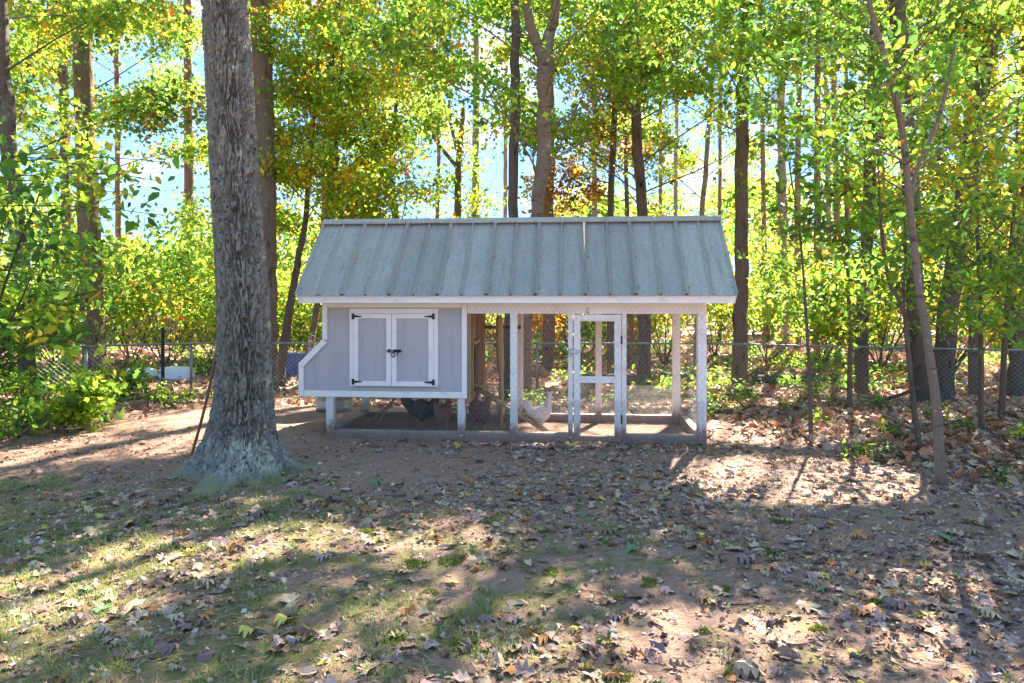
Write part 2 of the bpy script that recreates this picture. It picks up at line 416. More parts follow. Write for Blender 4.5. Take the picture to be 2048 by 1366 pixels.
# trim boards, set proud of the siding
T = .054
box('trim_board', NX, NX + T, -.012, .0055, HZ0, .765, M['white_clean'], coop)
prism('trim_board', [(NX, .768), (NX + T, .742), (HX0 + T, .992), (HX0, 1.018)], -.012, .0055, M['white_clean'], coop)
box('trim_board', HX0, HX0 + T, -.012, .0055, 1.02, HZ1, M['white_clean'], coop)
box('trim_board', HX1 - T, HX1, -.012, .0055, HZ0, HZ1, M['white_clean'], coop)
box('trim_board', NX + T + .001, HX1 - T - .001, -.0115, .0055, HZ0, HZ0 + .062, M['white_h'], coop)
box('trim_board', HX0 + T + .001, HX1 - T - .001, -.0115, .0055, HZ1 - .045, HZ1, M['white_h'], coop)
# door surround
dx0, dx1, dz0, dz1 = -1.68, -.756, .545, 1.342
box('door_surround', dx0, dx0 + .05, -.013, .005, dz0, dz1, M['white_clean'], coop)
box('door_surround', dx1 - .05, dx1, -.013, .005, dz0, dz1, M['white_clean'], coop)
box('door_surround', dx0 + .051, dx1 - .051, -.013, .005, dz1 - .05, dz1, M['white_h'], coop)
def nest_door(x0, x1, hinge_left):
    d = box('cupboard_door', x0, x1, -.016, -.0045, dz0 + .002, 1.29, M['siding'], coop, 0)
    s = .052
    z0, z1 = dz0 + .002, 1.29
    for a, b in ((x0, x0 + s), (x1 - s, x1)):
        box('door_stile', a, b, -.028, -.0165, z0, z1, M['white_clean'], d)
    for a, b in ((z0, z0 + .05), (z1 - .05, z1)):
        box('door_rail', x0 + s + .001, x1 - s - .001, -.0275, -.0165, a, b, M['white_h'], d)
    for z in (z0 + .045, z1 - .028):
        e = x0 if hinge_left else x1; sg = 1 if hinge_left else -1
        pts = [(e - sg * .014, z - .03), (e + sg * .012, z - .03), (e + sg * .012, z - .013), (e + sg * .095, z - .004), (e + sg * .095, z + .004),
               (e + sg * .012, z + .013), (e + sg * .012, z + .03), (e - sg * .014, z + .03)]
        if not hinge_left: pts = pts[::-1]
        prism('strap_hinge', pts, -.034, -.0285, M['black'], d, .001)
    return d
nest_door(-1.635, -1.238, True)
rd = nest_door(-1.234, -.802, False)
bolt = box('slide_bolt', -1.215, -1.135, -.036, -.0285, .895, .925, M['black'], rd, .002)
t = Tubes(); t.add([(-1.285, -.040, .911), (-1.125, -.040, .911)], .006, 6); t.add([(-1.17, -.04, .91), (-1.17, -.05, .895), (-1.17, -.05, .868)], .005, 6)
t.build('bolt_rod', M['black'], rd)
t = Tubes(); th = np.linspace(0, 2 * math.pi, 14); t.add(np.stack([-1.212 + .018 * np.cos(th), np.full(14, -.046), .872 + .024 * np.sin(th)], 1), .005, 5, False)
t.build('padlock_ring', M['black'], rd)
box('bolt_keeper', -1.265, -1.245, -.046, -.0285, .892, .93, M['black'], rd, .002)
# wall between house and run: studs, ply and the hens' pop hole
wx = HX1
for k, (y0, y1) in enumerate(((.03, .30), (.78, BACK - .03))):
    box('partition_panel', wx - .025, wx - .012, y0, y1, HZ0 + .03, HZ1 - .01, M['ply'], coop, 0)
box('partition_panel', wx - .025, wx - .012, .301, .779, .98, HZ1 - .01, M['ply'], coop, 0)
for y in (.03, .26, .78, 1.08, 1.24):
    box('wall_stud', wx - .011, wx + .03, y, y + .04, HZ0 + .02, HZ1 - .01, M['rawwood'], coop)
box('pop_hole_lintel', wx - .011, wx + .028, .301, .779, .95, .99, M['rawwood'], coop)
box('floor_joist', wx - .011, wx + .032, .028, BACK - .01, HZ0 - .05, HZ0 + .019, M['rawwood'], coop)
box('pop_hole_shade_sheet', wx - .60, wx - .59, .03, BACK - .03, HZ0 + .04, HZ1 - .02, M['dark'], coop, 0)  # added black sheet, paints the inner shade seen through the pop hole
# --- posts
for x0, x1 in ((-1.93, -1.852), (-.556, -.484)):
    box('leg_post', x0, x1, .002, .085, .0, HZ0 - .001, M['white'], coop)
    box('leg_post', x0, x1, BACK - .085, BACK - .002, .0, HZ0 - .001, M['white'], coop)
for x0, x1, z1 in ((-.02, .052, 1.291), (.565, .612, 1.291), (1.098, 1.146, 1.291), (1.842, 1.93, 1.291)):
    box('run_post', x0, x1, .0, .085, .0, z1, M['white'], coop)
for x0, x1 in ((-.05, .022), (.875, .945), (1.765, 1.85)):
    box('run_post', x0, x1, BACK - .085, BACK, .0, 1.291, M['white'], coop)
box('header_beam', HX1 + .003, 1.93, .0, .06, 1.2915, 1.3975, M['white_h'], coop)
box('header_beam', HX1 + .034, 1.93, BACK - .06, BACK, 1.2915, 1.388, M['white_h'], coop)
box('side_beam', 1.86, 1.925, .062, BACK - .062, 1.2915, 1.388, M['white_clean'], coop)
# sills lie between the posts
for a, b in ((-1.851, -.557), (-.483, -.021), (.053, .564), (1.147, 1.841)):
    box('sill_beam', a, b, .002, .08, -.03, .09, M['sill'], coop, .004)
for a, b in ((-1.851, -.557), (-.483, -.051), (.023, .874), (.946, 1.764)):
    box('sill_beam', a, b, BACK - .08, BACK - .002, -.05, .09, M['sill'], coop, .004)
box('sill_beam', 1.85, 1.928, .087, BACK - .087, -.05, .092, M['sill'], coop, .004)
box('sill_beam', -1.928, -1.85, .087, BACK - .087, -.05, .092, M['sill'], coop, .004)
for x in (-.52, .588):
    t = Tubes(); t.add([(x, -.012, .045), (x, .004, .045)], .016, 12); t.build('washer', M['zinc'], coop)
# --- run door
rdz0, rdz1, ra, rb = .012, 1.283, .622, 1.092
door = box('run_door', ra, ra + .066, -.022, .012, rdz0, rdz1, M['white'], coop)
box('door_stile', rb - .066, rb, -.022, .012, rdz0, rdz1, M['white'], door)
for z0, z1 in ((rdz1 - .066, rdz1), (.60, .666), (rdz0, rdz0 + .06)):
    box('door_rail', ra + .067, rb - .067, -.0215, .0115, z0, z1, M['white_h'] if z0 > .3 else M['sill'], door)
box('door_latch', ra - .04, ra + .052, -.034, -.0225, .895, .935, M['zinc'], door, .002)
box('door_latch_plate', ra - .055, ra - .022, -.012, -.002, .86, .938, M['zinc'], door, .002)
for z in (.99, .2):
    box('door_hinge', rb - .004, rb + .012, -.027, -.001, z, z + .085, M['black'], door, .001)
th = np.linspace(-2.2, 2.2, 12); t = Tubes()
t.add(np.stack([.765 - .014 * np.cos(th), -.012 - .01 * np.sin(th * .5) ** 2, 1.325 + .02 * np.sin(th)], 1), .0035, 5); t.build('screw_hook', M['black'], coop)
# --- wire netting
def hexnet(x0, x1, z0, z1, cell=.058):
    """segments of hexagonal netting as (x,z)->(x,z) pairs"""
    a = cell * .5; A = []; B = []
    row = cell * .78
    nz_ = int((z1 - z0) / row) + 1; nx_ = int((x1 - x0) / cell) + 1
    for r in range(nz_):
        off = (r % 2) * a
        for c in range(-1, nx_ + 1):
            x = x0 + c * cell + off; z = z0 + r * row
            for p, q in (((x, z), (x, z + row * .45)), ((x, z + row * .45), (x + a, z + row)), ((x, z + row * .45), (x - a, z + row))):
                if x0 <= p[0] <= x1 and x0 <= q[0] <= x1 and q[1] <= z1:
                    j = rng.normal(0, .0025, 4)
                    A.append((p[0], p[1])); B.append((q[0], q[1]))
    return np.array(A), np.array(B)
def wav(x, z): return .004 * (vnoise(x * 3, z * 3) - .5)
def net_front(name, x0, x1, z0, z1, y, parent, r=.0010):
    A, B = hexnet(x0, x1, z0, z1)
    wa = np.stack([A[:, 0], y + wav(A[:, 0], A[:, 1]), A[:, 1]], 1); wb = np.stack([B[:, 0], y + wav(B[:, 0], B[:, 1]), B[:, 1]], 1)
    return wires(name, wa, wb, r, M['wire'], parent)
o = net_front('hex_netting', HX1 + .01, .612, .02, 1.385, -.006, coop); tag(o, kind='stuff')
o = net_front('hex_netting', 1.100, 1.928, .02, 1.385, -.006, coop); tag(o, kind='stuff')
o = net_front('hex_netting', .624, 1.09, .02, 1.28, -.027, door); tag(o, kind='stuff')
o = net_front('hex_netting', HX1 + .04, 1.92, .02, 1.385, BACK + .006, coop); tag(o, kind='stuff')
A, B = hexnet(.02, BACK - .02, .02, 1.385)
o = wires('hex_netting', np.stack([np.full(len(A), 1.936), A[:, 0], A[:, 1]], 1), np.stack([np.full(len(B), 1.936), B[:, 0], B[:, 1]], 1), .0010, M['wire'], coop); tag(o, kind='stuff')
def cloth(x0, x1, z0, z1, y, parent, axis='x', pitch=.0127, r=.0006):
    a = np.arange(x0, x1, pitch); b = np.arange(z0, z1, pitch)
    A = [(x, z0) for x in a] + [(x0, z) for z in b]; B = [(x, z1) for x in a] + [(x1, z) for z in b]
    A = np.array(A); B = np.array(B)
    f = (lambda P: np.stack([P[:, 0], np.full(len(P), y), P[:, 1]], 1)) if axis == 'x' else (lambda P: np.stack([np.full(len(P), y), P[:, 0], P[:, 1]], 1))
    return tag(wires('hardware_cloth', f(A), f(B), r, M['wire'], parent), kind='stuff')
cloth(-1.925, .612, .0, .43, -.014, coop); cloth(1.1, 1.928, .0, .43, -.014, coop); cloth(.626, 1.088, .02, .43, -.031, door)
cloth(-1.92, 1.92, .0, .43, BACK + .012, coop); cloth(.02, BACK, 0, .43, 1.942, coop, 'y'); cloth(.02, BACK, 0, .43, -1.942, coop, 'y')
# --- roof: fascia, rafters, panels with ribs, ridge cap
RX0, RX1, EY, EZ, RY, RZ = -2.175, 2.185, -.20, 1.482, .655, 2.312
box('fascia_board', RX0 + .018, RX1 - .018, EY + .012, EY + .034, 1.398, 1.474, M['white_h'], coop)
box('fascia_board', RX0 + .018, RX1 - .018, 2 * RY - EY - .034, 2 * RY - EY - .012, 1.398, 1.474, M['white_h'], coop)
box('soffit_board', RX0 + .03, RX1 - .03, EY + .036, .05, 1.3985, 1.41, M['white_h'], coop, 0)
box('soffit_board', RX0 + .03, RX1 - .03, BACK + .014, 2 * RY - EY - .036, 1.3985, 1.41, M['white_h'], coop, 0)
sl = Vector((0, RY - EY, RZ - EZ)); sln = sl.length; u = sl / sln; nrm = Vector((0, -u.z, u.y))
def roof_pt(x, s, h, side):                   # s metres up the slope from the eave, h metres off it
    p = Vector((0, EY, EZ)) + u * s + nrm * h
    y = p.y if side > 0 else 2 * RY - p.y
    return (x, y, p.z)
def slab(name, x0, x1, s0, s1, h0, h1, side, mat, parent):
    v = [roof_pt(x, s, h, side) for x in (x0, x1) for s in (s0, s1) for h in (h0, h1)]
    f = [(0, 1, 3, 2), (4, 6, 7, 5), (0, 4, 5, 1), (2, 3, 7, 6), (0, 2, 6, 4), (1, 5, 7, 3)]
    o = mobj(name, np.array(v), f, mat, parent)
    bm = bmesh.new(); bm.from_mesh(o.data); bmesh.ops.recalc_face_normals(bm, faces=bm.faces[:]); bm.to_mesh(o.data); bm.free()
    return o
for side in (1, -1):
    for x in np.linspace(RX0 + .04, RX1 - .04, 8):
        slab('rafter', x - .02, x + .02, .03, sln - .05, -.10, -.018, side, M['rawwood'], coop)
    slab('roof_deck', RX0 + .02, RX1 - .02, .012, sln - .012, -.016, -.004, side, M['ply'], coop)
    npan = 9; edges = np.linspace(RX0, RX1, npan + 1)
    for k in range(npan):
        a, b = edges[k] + .0015, edges[k + 1] - .0015
        # pan section across x: seams at the ends, a rib in the middle, a slight oil-canning between
        mid = (a + b) / 2
        sec = [(a, .0), (a, .036), (a + .015, .036), (a + .016, .002)]
        sec += [(a + .015 + (mid - .008 - a - .015) * t_, .002 + .0035 * math.sin(math.pi * t_)) for t_ in (.25, .5, .75)]
        sec += [(mid - .008, .002), (mid - .0075, .028), (mid + .0075, .028), (mid + .008, .002)]
        sec += [(mid + .008 + (b - .015 - mid - .008) * t_, .002 + .0035 * math.sin(math.pi * t_)) for t_ in (.25, .5, .75)]
        sec += [(b - .014, .002), (b - .014, .034), (b, .034), (b, .0)]
        ss = np.linspace(-.018, sln - .02, 14)
        vs = []; fs = []; m_ = len(sec)
        for s_ in ss:
            for x_, h_ in sec:
                w = .004 * (vnoise(x_ * 4 + 9 * side, s_ * 4) - .5) if .001 < h_ < .01 else 0
                vs.append(roof_pt(x_, s_, h_ + w, side))
        for r_ in range(len(ss) - 1):
            for q in range(m_ - 1):
                fs.append((r_ * m_ + q, r_ * m_ + q + 1, (r_ + 1) * m_ + q + 1, (r_ + 1) * m_ + q))
        pan = mobj('roof_panel', np.array(vs), fs, M['roof'], coop)
        if side > 0:
            for s_ in (.09, .56):
                for xx in (a + .035,) + ((b - .035,) if k == npan - 1 else ()):
                    tt = Tubes(); p0 = Vector(roof_pt(xx, s_, .003, side)); tt.add([p0, p0 + nrm * .006], .006, 6); tt.build('roof_screw', M['black'], pan)
# ridge cap: bent sheet
cap = []
for x in np.linspace(RX0 - .004, RX1 + .004, 24):
    j = .005 * (vnoise(x * 2.2, 3.3) - .5)
    for s_, h_, sd in ((sln - .085, .030 + j, 1), (sln - .082, .041 + j, 1), (sln - .01, .043, 1), (sln - .01, .043, -1), (sln - .082, .041 + j, -1), (sln - .085, .030 + j, -1)):
        cap.append(roof_pt(x, s_, h_, sd))
cf = [(r * 6 + q, r * 6 + q + 1, r * 6 + 7 + q, r * 6 + 6 + q) for r in range(23) for q in range(5)]
mobj('ridge_cap', np.array(cap), cf, M['roof'], coop)
for side in (1, -1):
    for x in (RX0 + .004, RX1 - .022):
        slab('rake_board', x, x + .018, -.0, sln - .01, -.085, -.001, side, M['white_clean'], coop)
# gable closers at each end, seen only from the side
for x in (HX0 + .02, 1.90):
    v = [(x, .0, 1.389), (x, BACK, 1.389), (x, RY, 2.20)]
    v2 = [(x + .015, b_, c_) for _, b_, c_ in v]
    mobj('gable_panel', np.array(v + v2), [(0, 1, 2), (5, 4, 3), (0, 3, 4, 1), (1, 4, 5, 2), (2, 5, 3, 0)], M['siding'], coop)
# --- furniture of the run
def plank(name, p0, p1, w, th_, mat, parent, side=(0, 1, 0)):
    p0 = np.array(p0, float); p1 = np.array(p1, float); d_ = p1 - p0; d_ /= np.linalg.norm(d_); s_ = np.array(side, float); s_ -= d_ * s_.dot(d_); s_ /= np.linalg.norm(s_); n_ = np.cross(d_, s_)
    v = [P + a * s_ * w / 2 + b * n_ * th_ / 2 for P in (p0, p1) for a in (-1, 1) for b in (-1, 1)]
    f = [(0, 2, 3, 1), (4, 5, 7, 6), (0, 1, 5, 4), (2, 6, 7, 3), (0, 4, 6, 2), (1, 3, 7, 5)]
    return mobj(name, np.array(v), f, mat, parent)
ramp_o = plank('ramp', (wx - .02, .56, .50), (.34, .42, .03), .20, .022, M['rawwood'], coop)
r0 = np.array((wx - .02, .56, .50)); r1 = np.array((.34, .42, .03))
for k in range(6):
    c = r0 + (r1 - r0) * (.12 + .15 * k) + np.array((.008, 0, .016)); plank('ramp_cleat', c - (0, .09, 0), c + (0, .09, 0), .022, .014, M['rawwood'], ramp_o, (1, 0, 0))
box('roost_bar', HX1 + .032, 0.0, BACK - .14, BACK - .10, 1.09, 1.13, M['redwood'], coop)
t = Tubes(); zz = np.linspace(0, 1.26, 26)
rr = np.where(zz > .62, .042, .028) * (1 + .1 * (vnoise(zz * 11, 0.5) - .5)); rr[-1] *= .6; rr[-2] *= .9
t.add(np.stack([-.20 + .012 * np.sin(zz * 4), np.full(26, .78) , zz], 1), rr, 10); t.build('perch_post', M['log'], coop)
# loose boards under the house
plank('prop_board', (-1.70, .80, .02), (-1.42, .86, .30), .09, .02, M['rawwood'], coop)
plank('prop_board', (-1.56, .55, .015), (-1.40, .58, .30), .05, .02, M['rawwood'], coop)

# ------------------------------------------------------------------ the great oak
OX, OY = -2.215, 5.97
oz = float(zg(OX, OY))
oak = thing('oak_tree', 'thick oak trunk with furrowed lichen-spotted bark and flared roots beside the coop', 'tree', (OX, OY, oz))
def oak_trunk():
    zs = np.concatenate([np.linspace(-.12, .6, 110), np.linspace(.606, 4.3, 470), np.linspace(4.35, 9.5, 24)])
    nth = 300
    th = np.arange(nth) / nth * 2 * math.pi
    zc = np.array([-.2, 0, .12, .22, .35, .55, .75, 1.0, 1.4, 2.6, 3.9, 9.5]); rc = np.array([.30, .29, .272, .26, .245, .232, .224, .216, .206, .192, .183, .13])
    xc = np.interp(zs, [-.2, .4, 1.0, 1.43, 2.6, 3.95, 9.5], [0, .0, .0, -.01, -.09, -.17, -.40])
    r0 = np.interp(zs, zc, rc)
    TH, ZZ = np.meshgrid(th, zs)
    R = r0[:, None] + 0 * TH
    for ang, A, p, hh in ((187, .34, 40, .19), (258, .34, 34, .17), (-14, .36, 46, .16), (224, .10, 60, .26), (300, .17, 40, .2), (332, .10, 60, .3), (60, .25, 26, .2), (130, .25, 24, .2), (205, .06, 80, .5), (275, .05, 80, .5), (345, .05, 80, .5)):
        c = np.clip(np.cos((TH - math.radians(ang)) / 2), 0, 1) ** (2 * p)
        R = R + A * c * np.exp(-np.clip(ZZ, -.02, 9) / hh) * (1 + .25 * (vnoise(ZZ * 8, TH * 2) - .5))
    # furrowed bark: rough plates longer than wide, parted by deep winding cracks
    cx, cy = np.cos(TH) * 3.3, np.sin(TH) * 3.3
    w1 = fbm(cx * 1.3, cy * 1.3, ZZ * 3.0, 3) - .5; w2 = fbm(cx * 4 + 9, cy * 4, ZZ * 9, 3) - .5
    def cells(nu, fz, seed, wa):
        U = TH / (2 * math.pi) * nu + w1 * wa + w2 * .8; Vv = ZZ * fz + w2 * .8 + w1 * .8 + 40
        iu = np.floor(U).astype(np.int64); iv = np.floor(Vv).astype(np.int64); F1 = np.full(U.shape, 9.); F2 = np.full(U.shape, 9.)
        for du in (-1, 0, 1):
            for dv in (-1, 0, 1):
                ku, kv = (iu + du) % nu, iv + dv
                d_ = np.hypot(iu + du + .1 + .8 * _h(ku, kv, np.int64(seed)) - U, (kv + .1 + .8 * _h(ku, kv, np.int64(seed + 1)) - Vv) * .9)
                F2 = np.where(d_ < F1, F1, np.minimum(F2, d_)); F1 = np.minimum(F1, d_)
        return F2 - F1
    e1 = cells(33, 2.9, 5, 4.5); e2 = cells(62, 11, 15, 6)
    crack = 1 - sstep(.03, .26, e1); crack2 = 1 - sstep(.0, .26, e2)
    plate = fbm(cx * 6, cy * 6, ZZ * 22, 3)
    depth = np.interp(zs, [-.1, .06, .35, 9], [.15, .4, 1, 1])[:, None]
    R = R + depth * (-.050 * crack - .016 * crack2 + .018 * (plate - .5) + .012 * w1)
    Xv = xc[:, None] + R * np.cos(TH); Yv = R * np.sin(TH)
    v = np.stack([Xv.ravel(), Yv.ravel(), ZZ.ravel()], 1)
    n_ = len(zs); i_ = np.arange(n_ - 1)[:, None] * nth; j_ = np.arange(nth)[None, :]; j2 = (j_ + 1) % nth
    f = np.stack([i_ + j_, i_ + j2, i_ + nth + j2, i_ + nth + j_], -1).reshape(-1, 4)
    return mobj('trunk', v, [f], M['oakbark'], oak, True)
oak_trunk()
def root(pts, rad):
    P = []
    for px, d, up in pts: P.append(((px - 1024) / F * d - OX, d - OY, float(zg((px - 1024) / F * d, d)) - oz + up))
    P = np.array(P); q = np.linspace(0, len(P) - 1, 24); P = np.stack([np.interp(q, np.arange(len(P)), P[:, c]) for c in range(3)], 1)
    t = Tubes(); t.add(P, np.interp(q, np.arange(len(rad)), rad) * (1 + .25 * (vnoise(q * 3, 1.7) - .5)), 10); t.build('root', M['oakbark'], oak)
root([(440, 5.95, .08), (395, 5.95, .0), (365, 5.9, -.02), (340, 5.85, -.05)], [.10, .06, .04, .02])
root([(560, 6.05, .05), (605, 6.1, -.005), (640, 6.15, -.015), (690, 6.2, -.045)], [.09, .05, .035, .02])
root([(470, 5.75, .10), (462, 5.55, .02), (440, 5.35, -.02)], [.10, .06, .02])

# ------------------------------------------------------------------ leaves
TEMPL = {
    'lobed': ([(0, 0, 0), (.52, .42, .03), (.19, .52, .03), (0, 1, -.05), (-.19, .52, .03), (-.52, .42, .03)], [(0, 1, 2, 3, 4, 5)]),
    'kite': ([(0, 0, 0), (.34, .45, .04), (0, 1, 0), (-.34, .45, .04)], [(0, 1, 2, 3)]),
    'ovate': ([(0, 0, 0), (.25, .32, .07), (.2, .68, .06), (0, 1, -.06), (-.2, .68, .06), (-.25, .32, .07)], [(0, 1, 2, 3), (0, 3, 4, 5)]),
    'maple': ([(0, 0, 0), (.32, .03, .02), (.25, .26, .03), (.56, .56, .0), (.2, .6, .04), (0, 1, -.06), (-.2, .6, .04), (-.56, .56, 0), (-.25, .26, .03), (-.32, .03, .02)],
              [(0, 1, 2, 3, 4, 5), (0, 5, 6, 7, 8, 9)]),
}
def oak_leaf(curl=0, cup=0, twist=0, asym=0, roll=0):
    """a lobed oak leaf, 1 long, curled; midrib vertices first"""
    ms = [0, .28, .52, .76, 1.0]
    half = [[(.03, .0), (.10, .08), (.30, .14), (.12, .28)], [(.12, .28), (.42, .40), (.40, .47), (.13, .52)], [(.13, .52), (.36, .70), (.33, .76), (.11, .76)], [(.11, .76), (.16, .90), (.0, 1.0)]]
    vs = []; fs = []
    def bend(x, y):
        z = cup * x * x * 2.2 + curl * (y - .45) ** 2 + twist * x * (y - .5) * 2 + asym * abs(x) * (1 if x > 0 else -.4) + .05 * math.sin(9 * y + 5 * x)
        if roll: x = x * (1 - roll * min(.45, abs(x)))
        return (x, y - .5, z)
    for sg in (1, -1):
        for k, h in enumerate(half):
            pts = [(0, ms[k])] + [(sg * x * (1 + .25 * asym * sg), y) for x, y in h]
            if k < 3: pts.append((0, ms[k + 1]))
            b = len(vs); vs += [bend(*p) for p in pts]
            idx = list(range(b, b + len(pts)))
            fs.append(tuple(idx if sg > 0 else idx[::-1]))
    return np.array(vs), fs
def cloud(P, size, tmpl, cols, bias=(0, 0, .6), rg=rng):
    """leaf-shaped faces at points P; returns verts, faces, colours"""
    tv, tf = TEMPL[tmpl] if isinstance(tmpl, str) else tmpl
    tv = np.asarray(tv, float); n = len(P)
    nrm_ = rg.normal(0, 1, (n, 3)) + np.asarray(bias); nrm_ /= np.linalg.norm(nrm_, axis=1, keepdims=True)
    t_ = rg.normal(0, 1, (n, 3)) + np.array([0, 0, -.5]); t_ -= nrm_ * (t_ * nrm_).sum(1, keepdims=True); t_ /= np.linalg.norm(t_, axis=1, keepdims=True)
    s_ = np.cross(t_, nrm_)
    size = np.broadcast_to(size, (n,))
    v = P[:, None, :] + size[:, None, None] * (tv[None, :, 0:1] * s_[:, None, :] + tv[None, :, 1:2] * t_[:, None, :] + tv[None, :, 2:3] * nrm_[:, None, :])
    off = np.arange(n)[:, None] * len(tv)
    faces = [off + np.array(f)[None, :] for f in tf]
    return v.reshape(-1, 3), faces, np.repeat(cols, len(tv), 0)
G_, LG, YG, Ye, Or, Re, Br = (.075, .19, .03), (.155, .345, .03), (.31, .47, .03), (.70, .56, .03), (.70, .28, .025), (.55, .10, .03), (.24, .13, .06)
PAL = {
    'green': ((G_, .25), (LG, .5), (YG, .22), (Ye, .03)),
    'bright': ((G_, .13), (LG, .40), (YG, .38), (Ye, .07), (Or, .02)),
    'yg': ((G_, .10), (LG, .33), (YG, .44), (Ye, .11), (Or, .02)),
    'mixed': ((G_, .14), (LG, .34), (YG, .34), (Ye, .10), (Or, .06), (Re, .02)),
    'autumn': ((LG, .24), (YG, .38), (Ye, .24), (Or, .12), (Re, .02)),
    'yellow': ((LG, .18), (YG, .46), (Ye, .32), (Or, .04)),
    'orange': ((YG, .16), (Ye, .3), (Or, .42), (Re, .12)),
    'brown': ((Br, .7), (Or, .2), (Ye, .1)),
    'shrub': ((G_, .22), (LG, .42), (YG, .28), (Ye, .07), (Or, .01)),
}
def pick(pal, n, rg=rng):
    p = PAL[pal]; w = np.array([b for _, b in p]); i_ = rg.choice(len(p), n, p=w / w.sum())
    c = np.array([a for a, _ in p])[i_]
    return np.clip(c * rg.uniform(.5, 1.15, (n, 1)) * rg.uniform(.9, 1.1, (n, 3)), 0, .9)

# open places between the crowns where sky shows, and ground places lit by leaving out the leaves that shade them
GAPS = [(270, 400, 90, 55, .5), (330, 200, 80, 100, .75), (740, 190, 70, 100, .6), (965, 260, 75, 120, .5), (880, 330, 50, 50, .5), (1010, 360, 40, 70, .5),
        (1630, 280, 90, 120, .5), (1430, 300, 50, 70, .45), (1110, 300, 35, 90, .5), (2010, 200, 60, 90, .55), (300, 120, 60, 60, .5)]
SUNNY = [(2.2, 5.75, 1.2, .9, .0), (.35, 6.75, .6, .32, .0), (-2.3, 3.4, .65, .36, .0), (-1.85, 4.0, .6, .34, .0), (-1.3, 4.4, .45, .28, .03), (-.8, 4.3, .4, .2, .1), (1.5, 8.2, 1.5, .95, .0), (2.9, 7.6, 1.0, .6, .0), (2.2, 10.8, 2.8, 1.4, .05),
         (-2.9, 7.9, .9, .35, .05), (.9, 3.2, .5, .2, .2), (2.4, 3.5, .4, .2, .15), (-3.4, 10.5, 1.8, 1.0, .05), (5.5, 16, 5, 3.2, .06), (-1, 17.5, 6, 3.5, .08), (2.7, 4.0, .4, .25, .15), (-6, 15.5, 3, 2.2, .06), (.2, 10.3, 1.2, .8, .08), (4.6, 8.6, 1.0, .5, .15)]
def keep(P, rg=rng):
    d = np.maximum(P[:, 1], .5); px = 1024 + P[:, 0] / d * F; py = HOR - (P[:, 2] - H) / d * F
    k = np.ones(len(P))
    far = d > 8
    for x, y, a, b, q in GAPS:
        m = far & (((px - x) / a) ** 2 + ((py - y) / b) ** 2 < rg.uniform(.6, 1.3, len(P)))
        k[m] = np.minimum(k[m], q)
    hgt = P[:, 2]; t_ = hgt / S.z; gx_ = P[:, 0] - S.x * t_; gy_ = P[:, 1] - S.y * t_
    for x, y, a, b, q in SUNNY:
        m = (hgt > 2.2) & (((gx_ - x) / a) ** 2 + ((gy_ - y) / b) ** 2 < rg.uniform(.8, 1.15, len(P)))
        k[m] = np.minimum(k[m], q)
    out = (py < -110) | (px < -350) | (px > 2400) | (d < 2)
    big = np.ones(len(P)); big[out] = 1.9; k[out] *= .12
    yard = (hgt > 5.2) & (d < 26) & (gy_ < 7.2) & (abs(gx_) < 7); k[yard] *= .92; big[yard & out] = 1.4     # leaves that would shade the yard, thinned to brighten it
    return rg.random(len(P)) < k, big

class Grow:
    """limbs and leaf anchors of one crown"""
    def __init__(s, seed): s.rg = np.random.default_rng(seed); s.t = Tubes(); s.subs = []
    def branch(s, p, az, L_, up, r, nsub=4, droop=.1, sides=5):
        rg = s.rg; q = np.linspace(0, 1, 7)
        dv = np.array([math.cos(az), math.sin(az), up]); dv /= np.linalg.norm(dv)
        side = np.array([-dv[1], dv[0], 0])
        pts = p[None, :] + dv[None, :] * (L_ * q)[:, None] + side[None, :] * (L_ * .12 * np.sin(q * rg.uniform(2, 5)) * rg.uniform(-1, 1))[:, None]
        pts[:, 2] += L_ * (rg.uniform(.02, .2) - droop) * q ** 2 + rg.normal(0, .015 * L_, 7) * q
        s.t.add(pts, np.linspace(r, max(.004, r * .22), 7), sides, False)
        s.subs.append(pts[3:])
        for _ in range(nsub):
            f = rg.uniform(.3, .95); i0 = f * 6; a = pts[int(i0)] + (pts[min(6, int(i0) + 1)] - pts[int(i0)]) * (i0 % 1)
            az2 = az + rg.choice([-1, 1]) * rg.uniform(.4, 1.2); l2 = L_ * rg.uniform(.22, .5) * (1.15 - .5 * f)
            d2 = np.array([math.cos(az2), math.sin(az2), rg.uniform(-.15, .45)])
            qq = np.linspace(0, 1, 4); p2 = a[None, :] + d2[None, :] * (l2 * qq)[:, None]; p2[:, 2] += -.12 * l2 * qq ** 2
            s.t.add(p2, np.linspace(max(.004, r * .35), .003, 4), 4, False); s.subs.append(p2)
    def leaves(s, n, spread, flat):
        rg = s.rg; w = np.array([np.linalg.norm(p[-1] - p[0]) for p in s.subs]); i_ = rg.choice(len(s.subs), n, p=w / w.sum())
        f = rg.random(n); P = np.empty((n, 3))
        for k in range(len(s.subs)):
            m = i_ == k
            if not m.any(): continue
            p = s.subs[k]; t_ = f[m] * (len(p) - 1)
            P[m] = np.stack([np.interp(t_, np.arange(len(p)), p[:, c]) for c in range(3)], 1)
        return P + rg.normal(0, 1, (n, 3)) * np.array([spread, spread, spread * flat])

def smooth_path(P, n):
    P = np.asarray(P, float); q = np.linspace(0, len(P) - 1, n); out = []
    for t_ in q:
        i_ = min(int(t_), len(P) - 2); f = t_ - i_
        a, b, c, d = P[max(i_ - 1, 0)], P[i_], P[i_ + 1], P[min(i_ + 2, len(P) - 1)]
        out.append(.5 * (2 * b + (c - a) * f + (2 * a - 5 * b + 4 * c - d) * f * f + (3 * b - a - 3 * c + d) * f ** 3))
    return np.array(out)

